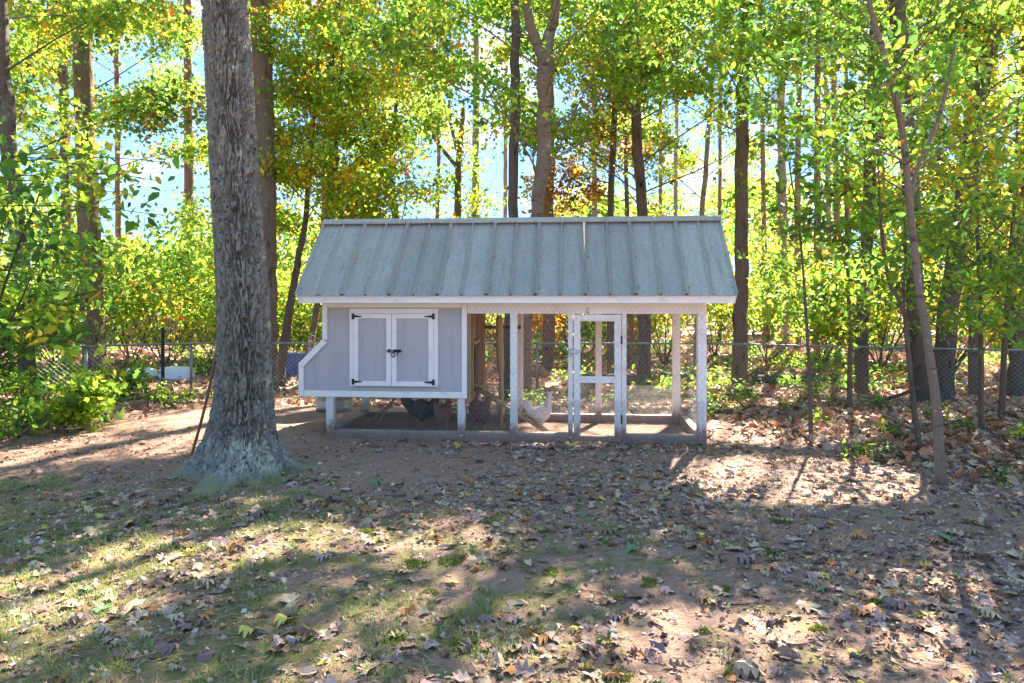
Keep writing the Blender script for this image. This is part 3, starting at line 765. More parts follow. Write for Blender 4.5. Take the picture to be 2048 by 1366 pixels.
NTREE = [0]
def tree(name, label, d, pts, bark, top=None, nb=0, zr=(3, 9), blen=2.5, nleaf=0, lsize=.12, tmpl='maple', pal='yg', up=.25, spread=.22, flat=.6,
         group=None, cat='tree', mat='leaf', forks=(), nsub=4, lean_y=0, flare=1.35, droop=.1, bias=(0, 0, .6)):
    """pts: (photo column, row, width in px) from the ground up at distance d"""
    NTREE[0] += 1; seed = 100 + NTREE[0]; rg = np.random.default_rng(seed)
    bx = (pts[0][0] - 1024) / F * d; bz = float(zg(bx, d))
    P = [np.array([bx, d, bz - .08])]; W = [pts[0][2] * flare]
    for px, py, w in pts:
        q = V3(px, py, d)
        if q[2] > P[-1][2] + .12: P.append(q + np.array([0, lean_y * (q[2] - bz), 0])); W.append(w)
    if top and top > P[-1][2] + .2:
        dv = P[-1] - P[-2]; dv = dv / max(dv[2], .2); h_ = top - P[-1][2]
        P.append(P[-1] + np.array([dv[0] * .5, dv[1] * .5, 1]) * h_); W.append(W[-1] * .35)
    P = np.array(P); R = np.array(W) / 2 / F * d
    n_ = max(14, int((P[-1][2] - bz) * 4)); path = smooth_path(P, n_); rad = np.interp(np.linspace(0, len(P) - 1, n_), np.arange(len(P)), R)
    path[1:-1, :2] += rg.normal(0, .012, (n_ - 2, 2)) * np.minimum(1, rad[1:-1, None] * 10)
    base = np.array([bx, d, bz]); g = Grow(seed)
    sides = 18 if rad[0] > .09 else 9
    g.t.add(path - base, rad * (1 + .08 * (vnoise(np.arange(n_) * .9, seed * 1.0) - .5)), sides, True)
    for f_ in forks:                           # a fork: px path starting on the trunk
        fp = smooth_path([V3(a, b, d) + np.array([0, dy, 0]) for a, b, w, dy in f_], 12) - base
        g.t.add(fp, np.interp(np.linspace(0, len(f_) - 1, 12), np.arange(len(f_)), [w / 2 / F * d for a, b, w, dy in f_]), 9, True)
        if nleaf: g.subs.append(fp[6:])
    az = rg.uniform(0, 6.28)
    for k in range(nb):
        f = (k + rg.random()) / nb; z = zr[0] + (zr[1] - zr[0]) * f; az += 2.4 + rg.normal(0, .3)
        z = min(z, path[-1][2] - .05)
        p = np.array([np.interp(z, path[:, 2], path[:, c]) for c in range(3)]); r = float(np.interp(z, path[:, 2], rad))
        g.branch(p - base, az, blen * (1.1 - .5 * f) * rg.uniform(.6, 1.2), up + .30 + .35 * rg.random(), min(.15 * r + .004, .017), nsub, droop)
    t_ = thing(name, label, cat, base, 0, group)
    g.t.build('trunk', M[bark], t_)
    if nleaf and g.subs:
        crown(t_, g, base, nleaf, lsize, tmpl, pal, spread, flat, mat, rg, bias)
    return t_
def crown(t_, g, base, nleaf, lsize, tmpl, pal, spread, flat, mat, rg, bias=(0, 0, .6), nm='crown'):
    if mat == 'leaf': nleaf = int(nleaf * 2.1); lsize *= .68
    if tmpl == 'maple' and base[1] > 9: tmpl = 'lobed'
    if tmpl == 'ovate' and base[1] > 12: tmpl = 'kite'
    Pl = g.leaves(nleaf, spread, flat); k, big = keep(Pl + base, rg)
    gz = zg(Pl[:, 0] + base[0], Pl[:, 1] + base[1]) - base[2]; k &= Pl[:, 2] > gz + (.03 if base[1] < 13 or nm == 'crown' else .15 + 1.0 * rg.random(len(Pl)) ** 2)
    Pl = Pl[k]; big = big[k]
    if not len(Pl): return
    sz = lsize * np.exp(rg.normal(-.05, .3, len(Pl))).clip(.45, 1.7) * big
    # leaves of one spray share their colour more than leaves far apart do
    cl = pick(pal, len(Pl), rg)
    i_ = np.floor((Pl + 50) / .55).astype(int); hsh = (i_[:, 0] * 92821 ^ i_[:, 1] * 68917 ^ i_[:, 2] * 28411) % 997
    zc = pick(pal, 997, rg); m = rg.random(len(Pl)) < .55
    cl[m] = zc[hsh[m]] * rg.uniform(.8, 1.2, (m.sum(), 1))
    near = big < 1.5; V = []; Fc = []; C = []; nv = 0
    for msk, tp in ((near, tmpl), (~near, 'kite')):
        if not msk.any(): continue
        v, f, c = cloud(Pl[msk], sz[msk], tp, cl[msk], bias, rg)
        V.append(v); Fc += [x + nv for x in f]; C.append(c); nv += len(v)
    o = mobj(nm, np.concatenate(V), Fc, M[mat], t_, False, np.concatenate(C)); o['kind'] = 'stuff'

def shrub(name, label, px, d, h, rad, nstem, nleaf, lsize, tmpl, pal, group=None, cat='shrub', mat='leaf', droop=.25, spread=.09, up=1.2, bias=(0, 0, .6)):
    NTREE[0] += 1; seed = 100 + NTREE[0]; rg = np.random.default_rng(seed)
    bx = (px - 1024) / F * d; bz = float(zg(bx, d)); base = np.array([bx, d, bz]); g = Grow(seed)
    for k in range(nstem):
        az = rg.uniform(0, 6.28); u_ = up * rg.uniform(.6, 1.8); L_ = math.hypot(h, rad) * rg.uniform(.65, 1.1)
        g.branch(np.array([rg.normal(0, .05), rg.normal(0, .05), -.03]), az, L_, u_ * h / max(rad, .05) * .6, .006 + .0025 * h, 5, droop)
    t_ = thing(name, label, cat, base, 0, group)
    g.t.build('stem', M['twig'], t_); crown(t_, g, base, nleaf, lsize, tmpl, pal, spread, .9, mat, rg, bias, 'foliage')
    return t_
# oak: limbs far above the picture carry the shade
g = Grow(55)
for k in range(14):
    g.branch(np.array([-.3, 0, 6.2 + .25 * k]), 2.4 * k, 3.2, .35, .06, 5)
g.t.build('limb', M['oakbark'], oak); crown(oak, g, np.array([OX, OY, oz]), 7000, .13, 'kite', 'mixed', .35, .6, 'leaf', np.random.default_rng(55))

# ------------------------------------------------------------------ trees behind and around the coop
tree('maple_tree', 'forked grey maple behind the coop roof, its trunk curving before it splits', 11.4,
     [(1052, 780, 22), (1056, 640, 23), (1064, 520, 24), (1073, 430, 26), (1086, 330, 28), (1088, 200, 28), (1090, 112, 28), (1102, 60, 21), (1112, 0, 18)], 'bark_smooth', 9.5, 30, (2.8, 9.2), 4.0, 15000, .125, 'maple', 'bright', .12, .24, .4,
     forks=[[(1089, 125, 24, 0), (1072, 80, 22, 0), (1058, 40, 20, -.05), (1052, -20, 18, -.1), (1040, -150, 12, -.2)]], nsub=6)
tree('slender_tree', 'dark straight trunk just beside the forked maple behind the roof ridge', 11.8,
     [(1014, 785, 15), (1016, 640, 17), (1026, 435, 20), (1030, 200, 20), (1032, 0, 18)], 'bark_dark', 12, 14, (6.5, 12), 3.0, 9000, .13, 'maple', 'yg')
tree('pine_tree', 'tall pine with pinkish scaly bark right behind the leaning oak trunk', 13.5,
     [(537, 735, 36), (535, 600, 38), (532, 400, 38), (527, 200, 40), (522, 0, 40)], 'bark_brown', 15, 12, (8.5, 15), 3.4, 9000, .14, 'kite', 'mixed')
tree('tall_tree', 'stout brown trunk beyond the fence at the left, half hidden by shrubs', 15.5,
     [(188, 735, 44), (184, 620, 42), (178, 440, 40), (170, 250, 37), (164, 60, 35), (162, 0, 34)], 'bark_brown', 13, 24, (3.4, 12.5), 4.2, 15000, .135, 'maple', 'mixed', .1, .28, .5, nsub=6)
tree('tall_tree', 'blackish leaning trunk at the far left rising out of the drooping shrub', 10.5,
     [(62, 800, 32), (46, 560, 31), (30, 420, 30), (12, 200, 28), (0, 60, 27)], 'bark_dark', 11, 20, (3.4, 10.5), 3.4, 11000, .125, 'maple', 'mixed', .15, .26, .5, nsub=6)
tree('slender_tree', 'thin trunk glimpsed between the stout brown trunk and the drooping shrub', 20,
     [(136, 700, 22), (136, 560, 22), (134, 430, 20), (128, 200, 18)], 'bark_brown', 12, 10, (5, 12), 3, 5000, .16, 'kite', 'yg')
tree('slender_tree', 'crooked dark thin trunk wrapped in orange and yellow foliage left of the roof ridge', 15,
     [(652, 700, 18), (655, 560, 18), (660, 435, 19), (666, 330, 18), (668, 200, 17), (662, 130, 15), (672, 60, 15), (676, 0, 14)], 'bark_dark', 10.5, 30, (2.4, 10), 2.9, 14000, .13, 'maple', 'autumn', .15, .24, .5, nsub=6)
tree('pine_tree', 'pale pinkish trunk standing just behind the crooked orange-leaved tree', 19,
     [(648, 700, 20), (652, 430, 20), (655, 150, 18), (656, 0, 16)], 'bark_pale', 15, 8, (10, 15), 2.6, 3000, .18, 'kite', 'autumn')
tree('slender_tree', 'slim leaning trunk between the oak and the coop, dark where it tips right', 14.5,
     [(562, 745, 17), (572, 660, 17), (582, 600, 15), (596, 520, 13), (612, 420, 11)], 'bark_dark', 7.0, 12, (2.0, 6.6), 2.2, 4500, .12, 'maple', 'yg', .3, .22, .6)
tree('slender_tree', 'slim mossy leaning trunk close by the nest box slope', 15.5,
     [(617, 740, 13), (622, 690, 13), (634, 610, 12), (648, 520, 10), (660, 440, 8)], 'bark_brown', 7.0, 12, (2.2, 6.4), 2.2, 4500, .12, 'maple', 'autumn', .3, .22, .6)
tree('slender_tree', 'small Y-shaped tree above the left half of the metal roof', 18,
     [(796, 720, 17), (795, 560, 17), (792, 440, 16), (778, 375, 15), (784, 320, 11), (790, 250, 9)], 'bark_brown', 8.5, 22, (2.4, 8.2), 3.0, 8000, .145, 'maple', 'yg', .25, .26, .6,
     forks=[[(776, 380, 12, 0), (758, 345, 11, 0), (736, 318, 9, 0), (722, 290, 6, 0)]])
tree('slender_tree', 'small dead-topped Y-shaped tree against open sky above the roof middle', 18.5,
     [(914, 720, 17), (914, 560, 16), (914, 440, 15), (916, 335, 13), (922, 270, 11), (926, 220, 8)], 'bark_brown', 6.6, 5, (3.4, 6), 1.2, 700, .13, 'maple', 'yg',
     forks=[[(915, 335, 9, 0), (890, 305, 8, 0), (868, 275, 7, 0), (848, 235, 5, 0)], [(914, 300, 8, 0), (902, 250, 6, 0), (898, 200, 4, 0)]])
tree('pine_tree', 'straight pale mauve trunk against open sky above the roof middle', 21,
     [(948, 720, 17), (950, 430, 15), (952, 200, 13), (952, 100, 12)], 'bark_pale', 13, 9, (8.2, 12.5), 2.8, 4000, .17, 'kite', 'yg')
tree('pine_tree', 'straight pine trunk with purplish plated bark behind the forked maple', 17.5,
     [(1096, 724, 26), (1097, 640, 25), (1097, 430, 23), (1098, 200, 20), (1098, 0, 18)], 'bark_pine', 15, 10, (8.5, 15), 3.0, 5000, .16, 'kite', 'orange')
tree('slender_tree', 'thin dark trunk hung with withered brown leaves right of the roof middle', 16,
     [(1222, 720, 15), (1222, 560, 14), (1221, 435, 13), (1228, 250, 12), (1232, 100, 11), (1232, 0, 10)], 'bark_dark', 9.5, 26, (3.2, 9), 1.6, 6000, .13, 'ovate', 'brown', -.1, .16, .9)
tree('maple_tree', 'green maple with ivy on its trunk rising behind the wire run door', 13.8,
     [(1288, 738, 27), (1288, 640, 25), (1284, 435, 22), (1278, 330, 21), (1268, 200, 20), (1266, 60, 18), (1266, 0, 17)], 'bark_dark', 10.5, 30, (3.0, 10), 3.8, 14000, .125, 'maple', 'bright', .08, .24, .4, nsub=6)
tree('slender_tree', 'thin reddish trunk seen through the open run just left of the ivy-clad maple', 18,
     [(1264, 705, 12), (1262, 640, 12), (1258, 560, 11)], 'bark_pine', 9, 8, (4, 9), 2.2, 3000, .15, 'kite', 'yellow')
tree('slender_tree', 'leaning pale trunk half lost in yellow leaves above the right roof end', 19,
     [(1394, 706, 14), (1396, 640, 13), (1404, 440, 11), (1416, 270, 9), (1422, 200, 7)], 'bark_pale', 10, 14, (4, 9.5), 2.4, 5000, .16, 'kite', 'yellow')
tree('tall_tree', 'straight brown trunk standing against the fence just right of the coop roof', 14.0,
     [(1480, 748, 32), (1481, 620, 28), (1483, 440, 26), (1484, 250, 25), (1488, 100, 24), (1490, 0, 23)], 'bark_brown', 12, 26, (4.4, 12), 3.6, 13000, .13, 'maple', 'bright', .1, .26, .45, nsub=6)
PINES = [(1566, 712, 19, 24), (1594, 705, 13, 25), (1634, 708, 15, 22.5), (1662, 690, 11, 27), (1678, 690, 13, 26), (1532, 690, 10, 29), (1190, 700, 12, 24), (1700, 694, 9, 30), (1438, 690, 8, 30), (1010, 700, 9, 28), (870, 700, 9, 29), (740, 700, 10, 28),
         (430, 700, 12, 26), (380, 705, 20, 24), (240, 700, 12, 27), (1350, 700, 9, 30), (1320, 690, 8, 32), (1770, 690, 12, 26), (1985, 690, 14, 25), (1950, 690, 10, 29)]
for k, (px, py, w, d) in enumerate(PINES):
    s_ = random.uniform(-14, 14)
    hue = 'reddish' if k % 3 else 'pale'; plc = 'left of the oak beyond the fence' if px < 540 else 'behind the coop roof' if px < 1440 else 'right of the coop beyond the fence'
    tree('pine_tree', f'slim {hue} pine trunk in the sunlit woodland {plc}', d, [(px, py, w), (px + s_ * .4, 400, w * .9), (px + s_, 0, w * .72)], 'bark_pine' if k % 3 else 'bark_pale', 17, 6, (6 + 3 * random.random(), 16), 3.0,
         3600, .20, 'kite', ['yg', 'yellow', 'mixed'][k % 3], group=f'slim {hue} pines {plc}', flare=1.2, spread=.4)
tree('tall_tree', 'dark trunk veiled by green sapling leaves behind the fence post', 13.2,
     [(1722, 765, 26), (1726, 620, 25), (1735, 440, 24), (1742, 250, 22), (1748, 120, 20)], 'bark_dark', 11, 26, (2.6, 10.5), 3.4, 9000, .115, 'ovate', 'bright', .1, .26, .5, nsub=6)
tree('tall_tree', 'thick dark furrowed trunk directly behind the smooth-barked sapling', 10.6,
     [(1846, 800, 34), (1836, 690, 33), (1828, 560, 32), (1822, 400, 32), (1808, 200, 31), (1798, 60, 30), (1796, 0, 29)], 'bark_dark', 11, 22, (3.2, 10.5), 3.4, 7500, .115, 'ovate', 'bright', .1, .25, .5, nsub=6)
tree('tall_tree', 'dark trunk leaning strongly right and out over the sapling thicket', 11.6,
     [(1886, 800, 38), (1894, 640, 37), (1916, 480, 36), (1940, 320, 35), (1962, 180, 33), (1990, 40, 31), (1998, 0, 30)], 'bark_dark', 9.5, 22, (2.8, 9.2), 3.4, 8500, .115, 'ovate', 'yg', .1, .25, .5, nsub=6)
tree('slender_tree', 'short dark trunk at the fence corner among yellow leaves', 12.5,
     [(2034, 760, 30), (2036, 600, 28), (2042, 400, 26), (2050, 200, 22)], 'bark_dark', 9, 24, (1.6, 8.6), 3.0, 8000, .11, 'ovate', 'yellow', .1, .25, .5)
tree('slender_tree', 'mid-sized grey trunk between the fence post trunk and the thick furrowed one', 12.9,
     [(1948, 770, 20), (1944, 640, 19), (1938, 500, 17), (1936, 300, 15)], 'bark_brown', 8, 18, (1.8, 7.6), 2.6, 6000, .11, 'ovate', 'yellow', .1, .22, .5)
# the young trees in the foreground on the right
tree('beech_sapling', 'smooth grey-brown sapling curving up from the leaf-strewn yard', 5.5,
     [(1886, 978, 20), (1880, 900, 19), (1871, 800, 18), (1856, 690, 17), (1838, 580, 16), (1824, 460, 14), (1812, 330, 13), (1796, 220, 13), (1768, 110, 12), (1738, 0, 10)], 'bark_smooth', 5.0, 20, (2.05, 4.8), 1.55, 3600, .070, 'ovate', 'bright', .35, .12, .4, mat='leaf_near',
     forks=[[(1822, 390, 9, 0), (1850, 330, 8, .1), (1900, 230, 8, .15), (1935, 110, 7, .2), (1950, 60, 5, .25)], [(1812, 330, 6, 0), (1775, 318, 5, -.1), (1700, 300, 4, -.15)]], nsub=6, cat='sapling', flare=1.15)
tree('thin_sapling', 'very thin dark sapling standing right of the coop, nearly bare', 7.3,
     [(1623, 882, 8), (1619, 760, 7), (1613, 640, 6), (1606, 540, 5), (1595, 430, 4), (1580, 340, 3)], 'bark_brown', 3.2, 10, (1.3, 3.0), .8, 700, .075, 'ovate', 'bright', .4, .1, .5, cat='sapling', flare=1.2, mat='leaf_near')
tree('thin_sapling', 'dark forked thin sapling leaning left just behind the smooth-barked sapling', 6.9,
     [(1838, 890, 12), (1826, 800, 11), (1814, 690, 10), (1808, 620, 9), (1780, 570, 7), (1768, 500, 6), (1760, 420, 4)], 'bark_brown', 3.2, 14, (1.1, 3.0), 1.2, 1700, .08, 'ovate', 'bright', .25, .12, .45, cat='sapling', flare=1.2, mat='leaf_near',
     forks=[[(1808, 625, 6, 0), (1808, 560, 5, 0), (1812, 480, 4, 0), (1806, 420, 3, 0)]])
tree('thin_sapling', 'straight thin sapling with yellowing leaves at the woodland edge', 8.6,
     [(2001, 835, 12), (2006, 740, 11), (2014, 620, 10), (2022, 500, 8), (2030, 380, 6)], 'bark_brown', 4.0, 16, (1.0, 3.8), 1.4, 2600, .085, 'ovate', 'yellow', .2, .13, .45, cat='sapling', mat='leaf_near')
for px, d, h, lab in ((1962, 7.6, 2.2, 'leafy young tree thick with green leaves between sapling and leaning trunk'), (2080, 6.4, 3.4, 'broad leafy young tree reaching in from beyond the leaf-strewn corner'), (1700, 9.2, 2.4, 'bushy young tree spreading green leaves over the fence top rail')):
    tree('leafy_sapling', lab, d, [(px, 700, 9), (px - 6, 500, 7), (px - 10, 350, 5)], 'bark_brown', h + .3, 20, (.8, h), 1.15, 1700, .070, 'ovate', 'shrub' if px != 1700 else 'bright', .15, .14, .4, cat='sapling', mat='leaf_near')

# understorey
shrub('drooping_shrub', 'tall drooping shrub of glossy green leaves at the left edge of the yard', -70, 6.7, 4.3, .9, 16, 4200, .09, 'ovate', 'shrub', mat='leaf_near', droop=.34, spread=.10, bias=(0, -.4, .3))
shrub('leafy_shrub', 'loose shrub with yellow-green lobed leaves beside the drooping shrub', 120, 7.7, .8, .5, 8, 900, .07, 'maple', 'yg', mat='leaf_near', droop=.2)
shrub('leafy_shrub', 'low shrub of pale green leaves at the edge of the bare soil', 30, 7.2, .6, .55, 8, 900, .075, 'ovate', 'shrub', mat='leaf_near', droop=.25)
shrub('leafy_shrub', 'knee-high yellow-green shrub close by the two fence posts', 235, 9.8, .6, .45, 8, 520, .10, 'maple', 'yg', droop=.2)
shrub('leafy_shrub', 'bushy dark green shrub behind the drooping one at the far left', -110, 8.8, 2.6, 1.1, 14, 3200, .11, 'ovate', 'shrub', droop=.2)
UND = [(330, 18.5, 3.8, 1.7, 'yg', 'yellow-green understorey maple over the two white tubs'), (420, 17.5, 3.0, 1.5, 'autumn', 'orange-tinged bush just left of the oak trunk beyond the fence'), (585, 18, 2.8, 1.3, 'yg', 'yellow-green bush over the blue tarp'),
       (115, 17, 3.6, 1.8, 'yg', 'pale green bush around the stout brown trunk'), (265, 20, 4.4, 2.0, 'bright', 'tall thin green bush beyond the pale pole'), (500, 21, 4.6, 2.0, 'yg', 'tall yellow-green bush behind the pink-barked pine'),
       (700, 20, 5.0, 2.2, 'yellow', 'yellow bush rising behind the left roof end'), (860, 22, 4.6, 2.2, 'yellow', 'yellow bush showing under the open sky above the roof'), (1010, 22, 4.2, 1.8, 'autumn', 'gold bush behind the dark straight trunk'),
       (1150, 20, 5.0, 2.0, 'orange', 'orange-red bush above the roof ridge beside the forked maple'), (1330, 19, 4.6, 2.0, 'yellow', 'bright yellow bush seen through the run and above the right roof'), (1430, 22, 5.4, 2.2, 'yellow', 'gold-green bush filling in behind the right roof corner'),
       (1530, 20, 3.6, 1.8, 'yg', 'yellow-green bush between the straight brown trunk and the pines'), (1640, 19, 3.0, 1.5, 'bright', 'light green bush at the feet of the sunlit pines'), (1760, 18, 4.6, 2.2, 'yellow', 'yellow thicket behind the fence post trunk'),
       (1900, 16.5, 4.4, 2.0, 'orange', 'orange-yellow thicket behind the strongly leaning trunk'), (2040, 15, 4.2, 2.0, 'yellow', 'golden thicket at the fence corner'), (1215, 22, 2.6, 1.3, 'green', 'dull green bush seen through the run door'), (1125, 23, 3.4, 1.6, 'green', 'blue-green bush seen through the run left of the door'),
       (1250, 23, 6.2, 2.4, 'yg', 'tall yellow-green bush between the withered tree and the ivy-clad maple'), (590, 24, 6.0, 2.2, 'autumn', 'tall orange bush far behind between oak and coop'), (-20, 15, 4.5, 2.0, 'yg', 'tall yellow-green bush at the far left behind the blackish trunk')]
for px, d, h, r, pal, lab in UND:
    shrub('woodland_bush', lab, px, d, h, r, 9, int(1250 + 340 * h), .15 if d < 18 else .17, 'maple' if d < 18 else 'kite', pal, cat='bush', spread=.24, droop=.15)
rp = np.random.default_rng(31)
SEED = [(1460, 10.2), (1510, 9.5), (1440, 9.0), (1575, 9.3), (1600, 10.6), (1660, 10.0), (1760, 9.2), (1640, 8.3), (1730, 6.6), (1500, 11.5), (1745, 6.3), (2020, 5.6), (1070, 11.5), (1090, 10.4), (1060, 10.0), (1215, 11.2), (1330, 11.8), (1385, 10.6), (640, 11.5), (365, 9.8), (300, 10.2),
        (1195, 10.6), (410, 10.6), (1950, 7.6), (1860, 8.6), (1400, 12.2), (1300, 12.5), (2035, 7.0), (1800, 7.4), (330, 9.0)]
for px, d in SEED:
    h = rp.uniform(.10, .22) if d < 8.4 else rp.uniform(.18, .45)
    lobed = rp.random() < .5; plc = 'beside the bare path left of the coop' if px < 700 else 'behind the wire run' if px < 1420 else 'in the leaf litter among the saplings' if d < 8.7 else 'in the leaf litter before the right-hand fence'
    shrub('seedling', f"small bright green {'lobed' if lobed else 'oval'}-leaved seedling {plc}", px, d, h, h * .7, 4, int(18 + 110 * h), .06, 'maple' if lobed else 'ovate', 'bright', f"{'lobed' if lobed else 'oval'}-leaved seedlings {plc}", 'seedling', droop=.1, spread=.05, bias=(0, 0, 1.2))
# ivy on the ground beyond the fence and the far wood, both one mass
def far_mass():
    rg = np.random.default_rng(77); V = []; Fc = []; C = []; nv = 0
    for k in range(420):
        d = rg.uniform(29, 58); px = rg.uniform(-500, 2550); x = (px - 1024) / F * d
        hi = np.interp(px, [-500, 150, 300, 430, 620, 800, 1000, 1150, 1400, 1600, 2500], [9, 8, 5.0, 5.0, 7.5, 6.5, 5.0, 8, 8, 9.5, 10]) * d / 45
        c = np.array([x, d, float(zg(x, d)) + rg.uniform(0.2, 1) ** 1.2 * hi]); r = rg.uniform(.9, 2.0)
        n = int(170 * r); P = rg.normal(0, .5, (n, 3)) * r * np.array([1, 1, .6]) + c; P = P[P[:, 2] > zg(P[:, 0], P[:, 1]) + .05]
        kk, big = keep(P, rg); P = P[kk]
        pal = rg.choice(['yg', 'yellow', 'bright', 'autumn'], p=[.4, .3, .2, .1])
        v, f, c_ = cloud(P, .30 * rg.uniform(.7, 1.3, len(P)), 'kite', pick(pal, len(P), rg), rg=rg); V.append(v); Fc += [q + nv for q in f]; C.append(c_); nv += len(v)
    tag(mobj('far_woodland', np.concatenate(V), Fc, M['leaf'], None, False, np.concatenate(C)), 'yellow-green far woodland reading as one mass behind the trunks', 'woodland', kind='stuff')
far_mass()
def undergrowth():
    rg = np.random.default_rng(78); V = []; Fc = []; C = []; nv = 0
    for k in range(150):
        d = rg.uniform(13.4, 27); px = rg.uniform(-150, 2200); x = (px - 1024) / F * d
        if fbm(np.array(x * .35), np.array(d * .35), 4.4) < .44: continue
        r_ = rg.uniform(.25, .7); n = int(150 * r_ + 40); P = rg.normal(0, .5, (n, 3)) * np.array([r_, r_, .16]) + np.array([x, d, 0]); P[:, 2] = zg(P[:, 0], P[:, 1]) + .04 + abs(P[:, 2]) * 1.6
        v, f, c_ = cloud(P, .12 * rg.uniform(.6, 1.3, n), 'ovate', pick(rg.choice(['bright', 'yg', 'green']), n, rg), (0, 0, 1.0), rg); V.append(v); Fc += [q + nv for q in f]; C.append(c_); nv += len(v)
    tag(mobj('undergrowth', np.concatenate(V), Fc, M['leaf'], None, False, np.concatenate(C)), 'low green undergrowth spreading over the floor beyond the fence', 'undergrowth', kind='stuff')
undergrowth()

# ------------------------------------------------------------------ chain-link fence
fpts = [(-420, 10.4), (170, 12.2), (430, 13.0), (1415, 13.0), (1840, 11.5), (2350, 10.6)]
fxy = np.array([((px - 1024) / F * d, d) for px, d in fpts])
ftop = np.array([H - (py - HOR) / F * d for py, d in ((705, 10.4), (692, 12.2), (686, 13.0), (687, 13.0), (697, 11.5), (705, 10.6))])
fence = thing('chain_link_fence', 'grey chain-link fence with round top rail running behind the coop', 'fence', (0, 13, float(zg(0, 13))))
fb = np.array([0, 13, float(zg(0, 13))])
seg = np.concatenate([[0], np.cumsum(np.linalg.norm(np.diff(fxy, axis=0), axis=1))])
def fat(s): return np.stack([np.interp(s, seg, fxy[:, 0]), np.interp(s, seg, fxy[:, 1]), np.interp(s, seg, ftop)], -1)
for k in range(len(fpts) - 1):
    q = np.linspace(seg[k] + .002, seg[k + 1] - .002, 12)
    t = Tubes(); t.add(fat(q) - fb, .018, 8); t.build('top_rail', M['pipe'], fence)
def post_at(px, rad=.024, tie=True):
    q = np.linspace(0, seg[-1], 2000); P = fat(q); i_ = np.argmin(abs(1024 + P[:, 0] / P[:, 1] * F - px)); p = P[i_]
    z0 = float(zg(p[0], p[1])); t = Tubes(); t.add(np.array([(p[0], p[1] + .03, z0 - .1), (p[0], p[1] + .03, p[2] + .01)]) - fb, rad, 10); o_ = t.build('post', M['pipe'], fence)
    c = Tubes(); c.add(np.array([(p[0], p[1] + .03, p[2] + .008), (p[0], p[1] + .03, p[2] + .03)]) - fb, rad * 1.25, 10); c.build('post_cap', M['pipe'], o_)
for px in (-150, 170, 381, 700, 1074, 1400, 1700, 2010): post_at(px)
A = []; B = []; pit = .085
for s0 in np.arange(-1.2, seg[-1] + 1.2, pit):
    for sg in (1, -1):
        hh = .93; n_ = 3
        q = s0 + sg * np.linspace(0, hh, n_ + 1); q = np.clip(q, 0, seg[-1]); zf = np.linspace(0, 1, n_ + 1)
        if abs(q[-1] - q[0]) < .05: continue
        P = fat(q); gz_ = zg(P[:, 0], P[:, 1]); P[:, 2] = gz_ + .01 + (P[:, 2] - .02 - gz_ - .01) * zf; P[:, 1] -= .012 if sg > 0 else .016
        A += list(P[:-1] - fb); B += list(P[1:] - fb)
tag(wires('mesh_wire', A, B, .0013, M['fencewire'], fence), kind='stuff')
# dark green steel post by the fence
p = V3(330, 655, 12.4); z0 = float(zg(p[0], p[1]))
tp = thing('steel_post', 'dark green steel post taller than the fence rail beside it', 'post', (p[0], p[1] - .08, z0))
h_ = p[2] - z0
prism('stake', [(-.03, -.1), (.03, -.1), (.03, h_), (-.03, h_)], -.004, .004, M['greenpost'], tp, 0)
prism('rib', [(-.006, -.1), (.006, -.1), (.006, h_ - .003), (-.006, h_ - .003)], -.034, -.0045, M['greenpost'], tp, 0)
# loose wire fencing curling behind the nest box
wr = thing('wire_fencing', 'loose curl of pale wire fencing standing behind the nest box', 'wire fencing', V3(600, 760, 9.8) * np.array([1, 1, 0]) + np.array([0, 0, float(zg(-2.9, 9.8))]))
wb_ = np.array(wr.location); t = Tubes()
for k in range(9):
    z = .15 + .085 * k + .02; th = np.linspace(-.3, 2.6, 22); rr_ = .36 - .012 * k
    t.add(np.stack([-.05 - rr_ * np.sin(th * .85) + .25 + .12 * th, .36 * np.cos(th), z + .03 * np.sin(th * 1.3) + .008 * k * th], 1), .0028, 5, False)
o_ = t.build('wire', M['fencewire'], wr); tag(o_, kind='stuff')
t = Tubes(); th = np.linspace(-.3, 2.6, 7)
for a in th: t.add([(-.05 - .36 * math.sin(a * .85) + .25 + .12 * a, .36 * math.cos(a), .0), (-.05 - .27 * math.sin(a * .85) + .25 + .12 * a, .36 * math.cos(a), .95)], .0022, 5, False)
tag(t.build('cross_wire', M['fencewire'], wr), kind='stuff')

# ------------------------------------------------------------------ logs, stump, branch
def log(name, label, px0, px1, d0, d1, r, bark='bark_dark', cat='log', endmat='cutwood'):
    a = np.array([(px0 - 1024) / F * d0, d0]); b = np.array([(px1 - 1024) / F * d1, d1]); c = (a + b) / 2; z = float(zg(*c)); t_ = thing(name, label, cat, (c[0], c[1], z))
    q = np.linspace(0, 1, 18); P = np.stack([a[0] + (b[0] - a[0]) * q - c[0], a[1] + (b[1] - a[1]) * q - c[1], zg(a[0] + (b[0] - a[0]) * q, a[1] + (b[1] - a[1]) * q) - z + r * .85], 1)
    t = Tubes(); t.add(P, r * (1 + .18 * (vnoise(q * 9, px0 * .1) - .5)), 14); t.build('bark', M[bark], t_)
    e = Tubes(); dv = (P[1] - P[0]) / np.linalg.norm(P[1] - P[0]); e.add([P[0] - dv * .012, P[0] - dv * .002], r * .86, 14); e.build('cut_end', M[endmat], t_)
log('fallen_log', 'long dark fallen log lying behind the fence and wire run', 1165, 1432, 14.6, 15.0, .13)
log('fallen_log', 'mossy dark log lying right of the straight brown trunk', 1500, 1622, 14.6, 14.9, .12)
log('fallen_log', 'short grey log end in ivy near the fence post', 1625, 1690, 14.4, 14.9, .10)
